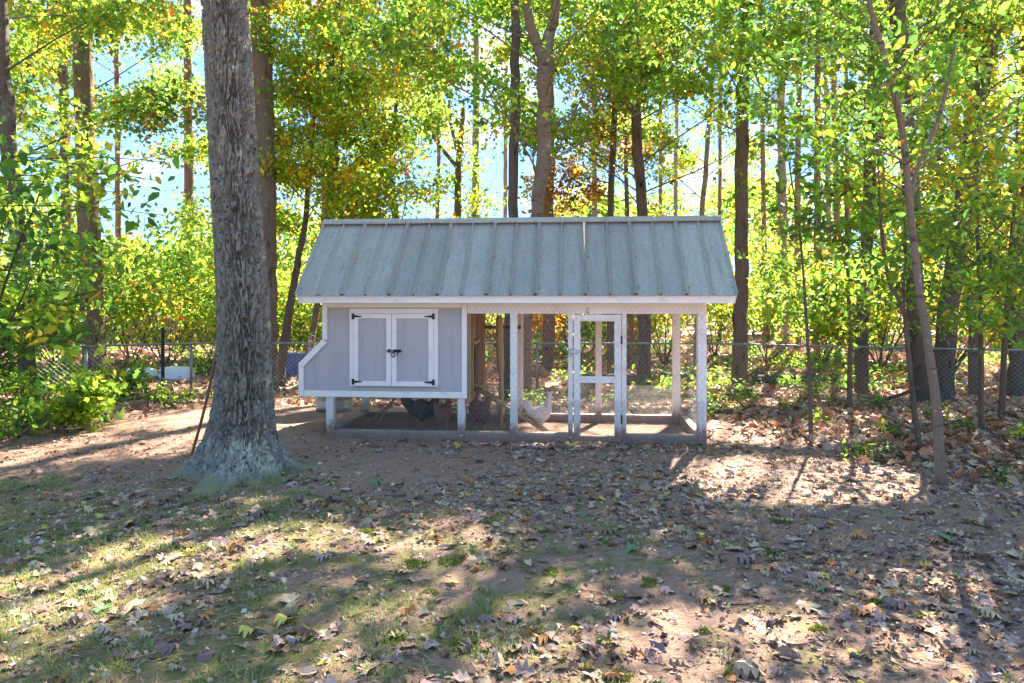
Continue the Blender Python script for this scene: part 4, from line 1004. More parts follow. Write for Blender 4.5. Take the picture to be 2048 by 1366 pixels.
def block(label, px, py, w, h, d, bark, tilt=0):
    p = V3(px, py, d); r = w / 2 / F * d; hh = h / F * d; z = float(zg(p[0], d)); t_ = thing('log_round', label, 'log', (p[0], d, z)); q = np.linspace(0, 1, 6)
    t = Tubes(); t.add(np.stack([tilt * q, 0 * q, -.02 + q * hh], 1), r * (1 + .06 * np.sin(q * 7)), 16); t.build('bark', M[bark], t_)
    t = Tubes(); t.add([(tilt, 0, hh - .018), (tilt, 0, hh - .008)], r * .93, 16); t.build('cut_end', M['cutwood'], t_)
block('upright sawn log round with brown bark beside the straight brown trunk', 1489, 770, 30, 27, 11.9, 'bark_brown')
block('split log showing orange fresh wood beside the coop corner post', 1424, 772, 18, 30, 11.7, 'cutwood', .02)
br = thing('fallen_branch', 'dark dead branch arching over the leaf litter near the saplings', 'branch', (5.2, 9.9, float(zg(5.2, 9.9))))
t = Tubes(); q = np.linspace(0, 1, 14); P = np.stack([-.45 + 1.0 * q, .1 * np.sin(q * 3), .03 + .30 * q ** 2], 1); t.add(P, np.linspace(.012, .03, 14), 7)
t.add([P[5], P[5] + (-.2, .05, .12)], [.012, .004], 5); t.build('wood', M['bark_dark'], br)

# ------------------------------------------------------------------ things around the yard
# rod leaning on the oak
a = V3(374, 932, 6.2); b = V3(433, 700, 6.0); a[2] = float(zg(a[0], a[1])) - .02
rod = thing('leaning_rod', 'rusty brown rod leaning against the oak trunk', 'rod', a)
q = np.linspace(0, 1, 12); t = Tubes(); P = (b - a)[None, :] * q[:, None]; P[:, 0] += .02 * np.sin(q * 3.1); t.add(P, .013, 8); t.build('shaft', M['rod'], rod)
t = Tubes(); t.add([(.115, .03, .62), (.2, .05, .74), (.26, .06, .80)], [.008, .007, .005], 6); t.build('side_prong', M['cutwood'], rod)
# galvanised can
def lathe(name, prof_, mat, parent, n=32, smooth=True):
    pr = np.array(prof_); th = np.arange(n) / n * 2 * math.pi
    v = np.stack([pr[:, 0:1] * np.cos(th)[None], pr[:, 0:1] * np.sin(th)[None], np.repeat(pr[:, 1:2], n, 1)], -1).reshape(-1, 3)
    i_ = np.arange(len(pr) - 1)[:, None] * n; j_ = np.arange(n)[None]; k_ = (j_ + 1) % n
    return mobj(name, v, [np.stack([i_ + j_, i_ + k_, i_ + n + k_, i_ + n + j_], -1).reshape(-1, 4)], mat, parent, smooth)
cx_, cy_, _ = cw(-2.40, 1.62, 0)
can = thing('metal_can', 'galvanised metal dustbin standing behind the left corner of the coop', 'dustbin', (cx_, cy_, float(zg(cx_, cy_))))
o_ = lathe('can_body', [(.0, .0), (.215, .0), (.22, .03), (.23, .06), (.222, .07), (.235, .09), (.226, .10), (.238, .115), (.228, .125), (.235, .14), (.25, .58), (.26, .6), (.255, .62)], M['can'], can, 48)
for vtx in o_.data.vertices:                  # upright flutes
    x, y, z = vtx.co
    if .14 < z < .58 or abs(z - .14) < 1e-4:
        k = 1 - .02 * (int(round(math.atan2(y, x) / (2 * math.pi / 48))) % 2); vtx.co.x *= k; vtx.co.y *= k
lathe('lid', [(.262, .60), (.268, .63), (.2, .67), (.1, .70), (.02, .71), (.0, .71)], M['can'], can)
# white tubs, tarp, pickets, lamp and pole beyond the fence
def tub(label, px, d, w, h):
    c = (px - 1024) / F * d; t_ = thing('plastic_tub', label, 'tub', (c, d, float(zg(c, d)))); W = w / F * d / 2; Hh = h / F * d
    n = 40; th = np.arange(n) / n * 2 * math.pi; rings = []
    for s_, z in ((1.0, -.02), (1.03, .02), (1.0, .05), (.96, Hh * .55), (.9, Hh * .85), (.78, Hh), (.4, Hh * 1.06), (.02, Hh * 1.07)):
        cxs = np.sign(np.cos(th)) * abs(np.cos(th)) ** .6; sxs = np.sign(np.sin(th)) * abs(np.sin(th)) ** .6
        rings.append(np.stack([W * s_ * cxs, W * .55 * s_ * sxs, np.full(n, z)], 1))
    v = np.concatenate(rings); i_ = np.arange(7)[:, None] * n; j_ = np.arange(n)[None]; k_ = (j_ + 1) % n
    mobj('shell', v, [np.stack([i_ + j_, i_ + k_, i_ + n + k_, i_ + n + j_], -1).reshape(-1, 4)], M['tub'], t_, True)
    t = Tubes(); th2 = np.linspace(0, 2 * math.pi, 41); t.add(np.stack([W * 1.04 * np.sign(np.cos(th2)) * abs(np.cos(th2)) ** .6, W * .572 * np.sign(np.sin(th2)) * abs(np.sin(th2)) ** .6, np.full(41, .03)], 1), .018, 6, False); t.build('rim', M['tub'], t_)
tub('white upturned tub among leaves, the one beside the shrub', 283, 15.6, 62, 22)
tub('white upturned tub among leaves, the one behind the steel post', 353, 15.8, 70, 23)
tx, ty = (598 - 1024) / F * 16.5, 16.5; tz = float(zg(tx, ty)); tarp = thing('tarp_stack', 'blue tarp draped over a stack beyond the fence near the nest box', 'tarp', (tx, ty, tz))
bm = bmesh.new(); bmesh.ops.create_grid(bm, x_segments=30, y_segments=24, size=.5)
for v in bm.verts:
    x, y = v.co.x, v.co.y; edge = max(abs(x), abs(y)) * 2
    top = .52; v.co.z = top if edge < .62 else top * (1 - (edge - .62) / .38) + .0
    k = 1.0 if edge < .62 else .62 / edge * (1 + .25 * (edge - .62))
    v.co.x = x * k * 1.25; v.co.y = y * k * .9
    f = .04 * math.sin(x * 31 + y * 23) * (edge > .6); v.co.x += f; v.co.y += f; v.co.z += .02 * float(vnoise(x * 6, y * 6)) + .0
me = bpy.data.meshes.new('tarp_cover'); bm.to_mesh(me); bm.free(); me.materials.append(M['tarp'])
for pl in me.polygons: pl.use_smooth = True
link(bpy.data.objects.new('tarp_cover', me), tarp)
prism('stacked_boards', [(-.34, 0), (.34, 0), (.34, .5), (-.34, .5)], -.25, .25, M['picket'], tarp)
pf = thing('picket_fence', 'weathered brown picket fence far off across the neighbouring yard', 'fence', (-12, 27, float(zg(-12, 27))))
pv = []; pff = []; b_ = np.array(pf.location)
for k in range(190):
    x = -19.5 + .085 * k; y = 27 + .5 * math.sin(k * .02); z = float(zg(x, y)); h_ = 1.15 + .05 * random.random(); w = .035
    o0 = len(pv)
    for yy in (y, y + .02): pv += [(x - w, yy, z - .05), (x + w, yy, z - .05), (x + w, yy, z + h_ - .06), (x, yy, z + h_), (x - w, yy, z + h_ - .06)]
    pff += [tuple(o0 + q for q in (0, 1, 2, 3, 4)), tuple(o0 + q for q in (9, 8, 7, 6, 5))] + [(o0 + q, o0 + q + 5, o0 + (q + 1) % 5 + 5, o0 + (q + 1) % 5) for q in range(5)]
tag(mobj('pickets', np.array(pv) - b_, pff, M['picket'], pf), kind='stuff')
t = Tubes()
for hz in (.3, .9): t.add(np.array([(-19.6 + .32 * k, 27.04 + .5 * math.sin(3.76 * k * .02), float(zg(-19.6 + .32 * k, 27)) + hz) for k in range(51)]) - b_, .03, 4)
t.build('fence_rail', M['picket'], pf)
lp = V3(128, 575, 17.5); z0 = float(zg(lp[0], lp[1])); lamp = thing('yard_lamp', 'grey domed yard lamp on a pole beside the stout brown trunk', 'lamp', (lp[0], lp[1], z0)); hh = lp[2] - z0
o_ = lathe('lamp_shade', [(.27, hh - .10), (.28, hh - .08), (.25, hh - .01), (.16, hh + .05), (.05, hh + .08), (.0, hh + .08)], M['lamp'], lamp)
t = Tubes(); t.add([(0, 0, -.1), (0, 0, hh - .02)], .03, 8); t.build('pole', M['pipe'], lamp)
pp = V3(240, 555, 22); z0 = float(zg(pp[0], pp[1])); pole = thing('white_pole', 'thin pale pole standing beyond the fence, crossbar at its top', 'pole', (pp[0], pp[1], z0))
t = Tubes(); t.add([(0, 0, -.1), (0, 0, pp[2] - z0)], .035, 8); t.build('shaft', M['pole'], pole); t = Tubes(); t.add([(-.5, 0, pp[2] - z0), (.45, 0, pp[2] - z0 + .02)], .025, 6); t.build('crossbar', M['pole'], pole)
# a house far off, roof showing through the run
hx, hy = (1178 - 1024) / F * 34, 34; hz_ = float(zg(hx, hy)); house = thing('far_house', 'pale grey house with a low roof far off behind the run door', 'house', (hx, hy, hz_), .5)
M['hwall'] = plain('pale_siding', (.5, .52, .52), .7); M['hroof'] = plain('grey_shingles', (.30, .36, .38), .8, 0, .2, 12); M['glass'] = plain('window_glass', (.05, .07, .09), .1, 0, .1)
box('wall', -2.4, 2.4, 0, 4, -.1, 1.35, M['hwall'], house, 0)
prism('roof', [(-2.7, 1.35), (2.7, 1.35), (0, 2.5)], -.3, 4.3, M['hroof'], house, 0)
for x in (-1.5, .0, 1.5):
    w_ = box('window', x - .3, x + .3, -.03, -.005, .5, 1.1, M['white_clean'], house, 0); box('pane', x - .25, x + .25, -.036, -.031, .55, 1.05, M['glass'], w_, 0)

# ------------------------------------------------------------------ hens
M['h_black'] = plain('black_feathers', (.018, .02, .022), .5, 0, .5, 60, .3, (1, 1, 3)); M['h_brown'] = plain('brown_feathers', (.34, .16, .09), .65, 0, .5, 70, .4, (1, 1, 3))
M['h_red'] = plain('dark_red_feathers', (.20, .075, .055), .6, 0, .6, 70, .4, (1, 1, 3)); M['h_white'] = plain('cream_feathers', (.72, .64, .58), .7, 0, .15, 50, .4, (1, 1, 3))
M['comb'] = plain('red_comb', (.42, .04, .035), .5); M['shank'] = plain('yellow_shank', (.50, .33, .10), .6); M['beak'] = plain('horn_beak', (.45, .33, .16), .4); M['eye'] = plain('dark_eye', (.01, .01, .01), .15)
def hen(label, x, y, heading, sc, mat, head_up=1.0, neckmat=None, tail_up=1.0):
    wx_, wy_, _ = cw(x, y, 0); t_ = thing('hen', label, 'hen', (wx_, wy_, float(zg(wx_, wy_)) + .005), heading); t_.scale = (sc, sc, sc)
    hu = head_up
    #      x     z     half-width  half-height
    S_ = [(-.235, .345 * tail_up, .004, .012), (-.205, .33 * tail_up, .012, .045), (-.165, .285, .024, .055), (-.13, .245, .045, .062), (-.08, .215, .072, .082), (-.01, .20, .086, .098), (.06, .205, .08, .098), (.11, .232, .06, .078),
          (.135, .27 * (.8 + .2 * hu), .042, .05), (.148, .315 * hu, .032, .036), (.156, .352 * hu, .026, .028), (.166, .378 * hu, .026, .028), (.19, .388 * hu, .021, .022), (.207, .385 * hu, .010, .011)]
    P = np.array([(a, 0, b) for a, b, _, _ in S_]); n = 16; q = np.linspace(0, len(S_) - 1, 40); P = smooth_path(P, 40)
    hw = np.interp(q, np.arange(len(S_)), [s[2] for s in S_]); hh_ = np.interp(q, np.arange(len(S_)), [s[3] for s in S_])
    tg = np.gradient(P, axis=0); tg /= np.linalg.norm(tg, axis=1, keepdims=True); up_ = np.stack([-tg[:, 2], 0 * tg[:, 0], tg[:, 0]], 1); th = np.arange(n) / n * 2 * math.pi
    v = P[:, None, :] + np.cos(th)[None, :, None] * hw[:, None, None] * np.array([0, 1, 0]) + np.sin(th)[None, :, None] * hh_[:, None, None] * up_[:, None, :]
    v = v.reshape(-1, 3); i_ = np.arange(39)[:, None] * n; j_ = np.arange(n)[None]; k_ = (j_ + 1) % n
    f = [np.stack([i_ + j_, i_ + k_, i_ + n + k_, i_ + n + j_], -1).reshape(-1, 4), np.arange(n)[::-1][None, :], (np.arange(n) + 39 * n)[None, :]]
    mobj('body', v, f, M[mat], t_, True)
    for sg in (1, -1):                         # folded wings, thighs, shanks with toes
        w = []
        for a in np.linspace(0, 1, 9):
            c = np.array([.07 - .21 * a, sg * (.074 - .03 * a ** 2), .235 + .01 * a]); hgt = .055 * math.sin(math.pi * min(1, a * .9 + .12)) + .006
            w += [c + (0, sg * .002, hgt), c + (0, sg * .016, 0), c + (0, sg * .002, -hgt)]
        mobj('wing', np.array(w), [(k * 3 + m, k * 3 + m + 1, k * 3 + m + 4, k * 3 + m + 3) for k in range(8) for m in range(2)], M[mat], t_, True)
        t = Tubes(); t.add([(.0, sg * .045, .17), (.012, sg * .045, .10), (.0, sg * .045, .07)], [.042, .026, .010], 10); t.build('thigh', M[mat], t_)
        t = Tubes(); t.add([(.0, sg * .045, .08), (-.004, sg * .045, .008)], .0065, 7)
        for a in (-.5, 0, .5): t.add([(-.004, sg * .045, .008), (.045 * math.cos(a), sg * .045 + .045 * math.sin(a), .003)], [.005, .003], 5)
        t.add([(-.004, sg * .045, .008), (-.03, sg * .045, .003)], [.005, .003], 5); t.build('leg', M['shank'], t_)
        t = Tubes(); t.add([(.178, sg * .019, .386 * hu + .004), (.178, sg * .025, .386 * hu + .004)], [.0055, .003], 8); t.build('eye', M['eye'], t_)
    t = Tubes(); t.add([(.203, 0, .385 * hu), (.232, 0, .377 * hu)], [.009, .0015], 8); t.build('beak', M['beak'], t_)
    cb = [(.155, .402), (.165, .425), (.172, .412), (.182, .435), (.189, .414), (.199, .426), (.205, .404), (.18, .392)]
    prism('comb', [(a, b - .39 + .39 * hu) for a, b in cb][::-1], -.004, .004, M['comb'], t_, .001)
    t = Tubes(); t.add([(.196, 0, .376 * hu), (.196, 0, .352 * hu)], [.006, .009], 8); t.build('wattle', M['comb'], t_)
hen('white hen standing beside the ramp foot inside the wire run', .245, .62, math.radians(36), .90, 'h_white', 1.14, tail_up=1.08)
hen('black hen with upright tail standing under the hen house', -1.06, .62, math.radians(-8), 1.05, 'h_black', 1.0, tail_up=1.18)
hen('brown hen turned away with raised dark tail under the hen house', -.80, .50, math.radians(70), .95, 'h_brown', 1.05)
hen('dark red hen with black neck standing under the ramp', -.38, .40, math.radians(115), 1.15, 'h_red', 1.0)

# ------------------------------------------------------------------ fallen leaves
LV = [oak_leaf(.2, -.3, .2, .05), oak_leaf(-.3, .35, -.25, -.1), oak_leaf(.3, -.8, .3, .1, .3), oak_leaf(-.5, -.5, .4, 0, .4), oak_leaf(.1, .25, -.45, .15), oak_leaf(.35, -1.1, .2, -.15, .9), oak_leaf(-.5, -1.2, .4, .1, 1.1), oak_leaf(.5, .5, -.3, .1, .8), oak_leaf(-.6, -.2, .5, -.2, .5), oak_leaf(.2, .75, .2, .1, 1.3)]
def broad_leaf(kind, cup_, curl_):
    o = [(0, 0), (.16, .10), (.27, .35), (.22, .65), (.10, .88), (0, 1)] if kind else [(0, 0), (.30, .03), (.22, .22), (.50, .42), (.30, .50), (.34, .72), (.12, .66), (0, 1)]
    vs = []; fs = []
    for sg in (1, -1):
        i0 = len(vs); vs += [(sg * x, y - .5, cup_ * x * x * 3 + curl_ * (y - .5) ** 2 + .03 * math.sin(8 * y + 3 * sg)) for x, y in o] + [(0, .15, curl_ * .02), (0, -.15, curl_ * .02)]
        n_ = len(o); ring = list(range(i0, i0 + n_ + 2)); fs.append(tuple(ring if sg > 0 else ring[::-1]))
    return np.array(vs), fs
LV += [broad_leaf(0, -.3, .3), broad_leaf(0, .4, -.4), broad_leaf(1, .8, .5), broad_leaf(1, -.6, -.5)]
DC = {'tan': ((.37, .255, .15), (.48, .345, .22), 'pale tan oak leaf lying curled on the ground', 'tan fallen oak leaves'), 'purple': ((.15, .09, .085), (.25, .155, .15), 'purple-grey oak leaf lying curled on the ground', 'purple-grey fallen oak leaves'),
      'brown': ((.16, .085, .05), (.27, .16, .10), 'dark brown oak leaf lying curled on the ground', 'dark brown fallen oak leaves'), 'mauve': ((.30, .195, .165), (.40, .27, .23), 'dusky pink oak leaf lying curled on the ground', 'dusky pink fallen oak leaves'),
      'rust': ((.36, .12, .04), (.45, .20, .06), 'rust orange oak leaf lying curled on the ground', 'rust orange fallen oak leaves'), 'green': ((.08, .17, .07), (.14, .24, .10), 'green oak leaf fallen on the ground', 'green fallen oak leaves'), 'yellow': ((.42, .32, .05), (.5, .40, .10), 'yellow oak leaf fallen on the ground', 'yellow fallen oak leaves')}
CN = {'tan': 'pale tan', 'purple': 'purple-grey', 'brown': 'dark brown', 'mauve': 'dusky pink', 'rust': 'rust orange', 'green': 'green', 'yellow': 'yellow'}
dn = list(DC); dw = np.array([.28, .20, .26, .15, .06, .02, .03])
rl = np.random.default_rng(12)
def yard_density(x, y):
    px = 1024 + x / y * F
    q = .22 + .62 * sstep(.3, .75, fbm(x * 1.1 + 5, y * 1.1 + 2))
    q *= np.interp(px, [0, 350, 700, 1000, 1400, 1800, 2048], [.9, .75, .65, .9, 1.0, 1.15, 1.3])
    q *= 1 - .72 * sstep(5.2, 6.0, y) * (1 - sstep(-.3, .4, x))       # bare path left of and before the hen house
    q *= 1 - .85 * np.exp(-(((x - OX) / .5) ** 2 + ((y - OY) / .4) ** 2))
    return q
pts_ = []
while len(pts_) < 5600:
    y = math.sqrt(rl.uniform(1.6 ** 2, 8.0 ** 2)); x = rl.uniform(-1, 1) * (y * .85 + .9)
    xl = (x * math.cos(YAW) + (y - 7.28) * math.sin(YAW)); yl = (-x * math.sin(YAW) + (y - 7.28) * math.cos(YAW))
    if -1.98 < xl < 1.98 and yl > -.03: continue
    if rl.random() < yard_density(np.array(x), np.array(y)): pts_.append((x, y))
# drifts: along the sill of the run, at the oak's foot, and a row of clumps
for cx0, cy0, sx, sy, n in ((.55, 6.98, .8, .12, 170), (1.55, 6.95, .35, .12, 50), (-1.6, 5.66, .13, .10, 34), (-1.95, 5.62, .2, .07, 14), (-2.75, 5.72, .12, .06, 10), (-.6, 3.0, .35, .14, 40), (1.6, 3.5, .5, .16, 60), (2.2, 3.75, .4, .2, 40), (2.3, 5.6, .8, .5, 150), (-1.2, 3.05, .22, .14, 22), (.15, 3.15, .25, .12, 22), (.5, 5.3, .5, .3, 60), (-1.9, 3.6, .6, .25, 36)):
    pts_ += [(rl.normal(cx0, sx), rl.normal(cy0, sy)) for _ in range(n)]
pts_ = np.array(pts_); zz_ = zg(pts_[:, 0], pts_[:, 1])
ln = np.exp(rl.normal(math.log(.06), .38, len(pts_))).clip(.025, .12); kinds = rl.choice(len(dn), len(pts_), p=dw / dw.sum())
vis = (abs(pts_[:, 0]) < pts_[:, 1] * .715) & (pts_[:, 1] > 2.66); show = np.where(vis, ln / pts_[:, 1], 0)
order = np.argsort(-show); single = set(order[:300].tolist())
lm = {}; LW = np.array([1] * 10 + [.7, .7, .9, .9]); LW = LW / LW.sum()
for c in dn:
    mt = dead_leaf_mat('fallen_leaf_' + c, DC[c][0], DC[c][1])
    for s_, (v, f) in enumerate(LV): lm[c, s_] = mesh_np('fallen_leaf', v, f, mt)
V = []; Fc = []; C = []; nv = 0
for k in range(len(pts_)):
    c = dn[kinds[k]]; s_ = int(rl.choice(len(LV), p=LW)); a, b, g_ = rl.normal(0, .17), rl.normal(0, .17), rl.uniform(0, 6.28)
    Rm = Matrix.Rotation(g_, 3, 'Z') @ Matrix.Rotation(a, 3, 'X') @ Matrix.Rotation(b, 3, 'Y')
    R_ = np.array(Rm) * ln[k]; v = LV[s_][0] @ R_.T
    low = np.percentile(v[:, 2], 12); z = zz_[k] - low + .003
    if k in single:
        o_ = bpy.data.objects.new('fallen_leaf', lm[c, s_]); o_.location = (pts_[k, 0], pts_[k, 1], z); o_.rotation_euler = Rm.to_euler(); o_.scale = (ln[k],) * 3; link(o_)
        x_, y_ = pts_[k]; px_ = 1024 + x_ / y_ * F
        place = 'at the foot of the oak' if math.hypot(x_ - OX, y_ - OY) < .95 else 'drifted along the sill of the run' if y_ > 6.5 and -.8 < x_ < 2 else 'on the thin grass' if px_ < 760 else 'on the bare soil beside moss cushions' if px_ < 1400 else 'on the bare soil beside dark acorns'
        shape = ['flat', 'flat', 'arched', 'arched', 'twisted', 'rolled-up', 'rolled-up', 'cupped', 'arched', 'cupped', 'flat', 'cupped', 'folded', 'arched'][s_]; sp_ = 'oak' if s_ < 10 else 'maple' if s_ < 12 else 'oval'
        tag(o_, f'{shape} {CN[c]} {sp_} leaf lying {place}', 'leaf', f'{shape} {CN[c]} {sp_} leaves {place}')
    else:
        v = v + np.array([pts_[k, 0], pts_[k, 1], z]); V.append(v); Fc += [tuple(q + nv for q in f) for f in LV[s_][1]]; nv += len(v)
        col = np.array(DC[c][0]) + (np.array(DC[c][1]) - np.array(DC[c][0])) * rl.random(); C.append(np.repeat((col * rl.uniform(.75, 1.2))[None], len(v), 0))
tag(mobj('leaf_litter', np.concatenate(V), Fc, M['litter'], None, False, np.concatenate(C)), 'scattered small brown and tan leaves over the bare yard', 'leaf litter', kind='stuff')
# deep litter under the trees, behind and beside the coop
def litter(n, lo, hi, tmpls, size, seed):
    rg = np.random.default_rng(seed); y = np.sqrt(rg.uniform(lo ** 2, hi ** 2, n)); x = rg.uniform(-1, 1, n) * (y * .90 + 1.4)
    px = 1024 + x / y * F
    w = np.interp(px, [-200, 250, 420, 640, 1000, 1450, 1600, 2100], [1.0, .85, .45, .55, .9, .9, 1.0, 1.0]) * sstep(np.interp(px, [-100, 200, 500, 1380, 1480, 1700, 2048], [6.5, 7.6, 9.3, 8.6, 7.6, 6.2, 5.2]), np.interp(px, [-100, 200, 500, 1380, 1480, 1700, 2048], [7.6, 8.8, 10.5, 9.4, 9.0, 7.2, 6.4]), y)
    w *= .35 + .9 * sstep(.3, .6, fbm(x * .8, y * .8 + 4))
    dx = x; xl = (x * math.cos(YAW) + (y - 7.28) * math.sin(YAW)); yl = (-x * math.sin(YAW) + (y - 7.28) * math.cos(YAW))
    w[(abs(xl) < 1.98) & (yl < 1.36) & (yl > -.05)] = 0
    m = rg.random(n) < w; x, y = x[m], y[m]; z = zg(x, y) + rg.uniform(.004, .045, len(x)); P = np.stack([x, y, z], 1)
    pal = np.array([(.46, .32, .22), (.38, .22, .14), (.28, .15, .095), (.50, .21, .09), (.19, .115, .10), (.48, .36, .25), (.50, .15, .06)]); ci = rg.choice(7, len(x), p=[.25, .22, .2, .10, .08, .1, .05])
    c = pal[ci] * rg.uniform(.65, 1.2, (len(x), 1)); V = []; Fc = []; C = []; nv = 0; which = rg.integers(0, len(tmpls), len(x))
    for k, tp in enumerate(tmpls):
        m = which == k; v, f, cc = cloud(P[m], size * rg.uniform(.6, 1.2, m.sum()), tp, c[m], (0, 0, 1.7), rg); V.append(v); Fc += [q + nv for q in f]; C.append(cc); nv += len(v)
    return np.concatenate(V), Fc, np.concatenate(C)
cup = ([(-.5, -.3, .1), (0, -.5, -.02), (.5, -.25, .12), (.42, .3, .08), (0, .5, -.03), (-.45, .3, .14)], [(0, 1, 4, 5), (1, 2, 3, 4)])
cup2 = ([(-.35, -.5, -.05), (.3, -.45, .1), (.5, .1, .22), (.1, .5, .05), (-.45, .25, -.08), (0, 0, .05)], [(0, 1, 5), (1, 2, 3, 5), (3, 4, 0, 5)])
star = ([(0, -.5, .05), (.14, -.12, 0), (.5, -.05, .12), (.2, .15, 0), (.3, .5, .1), (0, .25, .02), (-.35, .45, .14), (-.18, .1, 0), (-.5, -.1, .1), (-.12, -.15, 0)], [(0, 1, 2, 3, 4, 5, 6, 7, 8, 9)])
v, f, c = litter(76000, 4.6, 13.5, [cup2, star], .095, 91)
tag(mobj('leaf_litter', v, f, M['litter'], None, False, c), 'deep brown leaf litter on the woodland floor up to the fence', 'leaf litter', kind='stuff')
v, f, c = litter(45000, 13.5, 34, [cup, cup2], .19, 92)
tag(mobj('leaf_litter', v, f, M['litter'], None, False, c), 'sunlit brown leaf litter on the woodland floor beyond the fence', 'leaf litter', kind='stuff')
# straw and droppings inside the run
def straw():
    rg = np.random.default_rng(5); n = 900; x = rg.uniform(-1.8, 1.8, n); y = rg.uniform(.1, BACK - .1, n); a = rg.uniform(0, 3.14, n); l_ = rg.uniform(.015, .06, n)
    w_ = np.array([cw(a_, b_, 0) for a_, b_ in zip(x, y)]); z = zg(w_[:, 0], w_[:, 1]) + rg.uniform(.004, .012, n); A = np.stack([w_[:, 0] - np.cos(a) * l_, w_[:, 1] - np.sin(a) * l_, z], 1); B = np.stack([w_[:, 0] + np.cos(a) * l_, w_[:, 1] + np.sin(a) * l_, z + rg.uniform(0, .012, n)], 1)
    tag(wires('straw', A, B, .0016, plain('dry_straw', (.42, .33, .22), .8), None), 'dry straw strewn over the floor of the wire run', 'straw', kind='stuff')
straw()
def crumbs():
    rg = np.random.default_rng(6); n = 60000; y = np.sqrt(rg.uniform(2.3 ** 2, 7.6 ** 2, n)); x = rg.uniform(-1, 1, n) * (y * .74 + .2)
    m = (fbm(x * 1.3, y * 1.3, 2) + .35 * rg.random(n) > .55) & (rg.random(n) < .25 + yard_density(x, y)); x, y = x[m], y[m]; n = len(x)
    pal = np.array([(.46, .33, .24), (.28, .17, .12), (.16, .10, .08), (.55, .44, .34), (.38, .2, .11)]); c = pal[rg.integers(0, 5, n)] * rg.uniform(.7, 1.2, (n, 1))
    v, f, cc = cloud(np.stack([x, y, zg(x, y) + .003], 1), np.exp(rg.normal(math.log(.013), .5, n)).clip(.004, .04), cup2, c, (0, 0, 2.2), rg)
    tag(mobj('leaf_crumbs', v, f, M['litter'], None, False, cc), 'tiny crumbled leaf bits over the whole bare yard', 'leaf crumbs', kind='stuff')
    n = 9000; y = np.sqrt(rg.uniform(2.3 ** 2, 7.0 ** 2, n)); x = rg.uniform(-1, 1, n) * (y * .74 + .2); a = rg.uniform(0, 3.14, n); l_ = rg.uniform(.02, .07, n); z = zg(x, y) + rg.uniform(.002, .008, n)
    A = np.stack([x - np.cos(a) * l_, y - np.sin(a) * l_, z], 1); B = np.stack([x + np.cos(a) * l_, y + np.sin(a) * l_, z + rg.uniform(-.003, .008, n)], 1)
    tag(wires('pine_needles', A, B, .0011, plain('dry_needles', (.40, .26, .16), .8, var=.5, scale=3)), 'dry brown pine needles strewn over the bare yard', 'pine needles', kind='stuff')
crumbs()
# ------------------------------------------------------------------ grass, moss, acorns, twigs
def grass():
    rg = np.random.default_rng(21); n = 200000; y = np.sqrt(rg.uniform(2.2 ** 2, 6.4 ** 2, n)); x = rg.uniform(-1, 1, n) * (y * .74 + .2); px = 1024 + x / y * F
    f_ = fbm(x * 1.6 + 2, y * 1.6 + 8, 0, 4); f2 = fbm(x * 7, y * 7 + 3, 1, 2)
    lim = np.interp(px, [0, 500, 750, 1100, 1500, 2048], [.46, .51, .58, .63, .67, .68]) + np.interp(y, [2.5, 4.4, 5.4, 6.2], [-.03, 0, .05, .14])
    m = (f_ * .6 + f2 * .4 > lim) & (rg.random(n) < .6); x, y = x[m], y[m]; n = len(x); z = zg(x, y); h = rg.uniform(.010, .034, n) * (.7 + .9 * sstep(.5, .7, f2[m])); a = rg.uniform(0, 6.28, n); w = rg.uniform(.0012, .0024, n); lx, ly = rg.normal(0, .55, n) * h, rg.normal(0, .55, n) * h
    b0 = np.stack([x - w * np.cos(a), y - w * np.sin(a), z - .002], 1); b1 = np.stack([x + w * np.cos(a), y + w * np.sin(a), z - .002], 1)
    m0 = np.stack([x - w * .8 * np.cos(a) + lx * .35, y - w * .8 * np.sin(a) + ly * .35, z + h * .6], 1); m1 = np.stack([x + w * .8 * np.cos(a) + lx * .35, y + w * .8 * np.sin(a) + ly * .35, z + h * .6], 1); tp_ = np.stack([x + lx, y + ly, z + h], 1)
    v = np.stack([b0, b1, m1, m0, tp_], 1).reshape(-1, 3); o_ = np.arange(n)[:, None] * 5
    pal = np.array([(.16, .25, .05), (.22, .30, .07), (.30, .32, .11), (.40, .35, .18), (.11, .19, .055)]); c = pal[rg.choice(5, n, p=[.3, .27, .18, .12, .13])] * rg.uniform(.75, 1.2, (n, 1))
    tag(mobj('grass', v, [o_ + np.array([[0, 1, 2, 3]]), o_ + np.array([[3, 2, 4]])], M['grass'], None, False, np.repeat(c, 5, 0)), 'thin patchy grass growing through the fallen leaves', 'grass', kind='stuff')
grass()
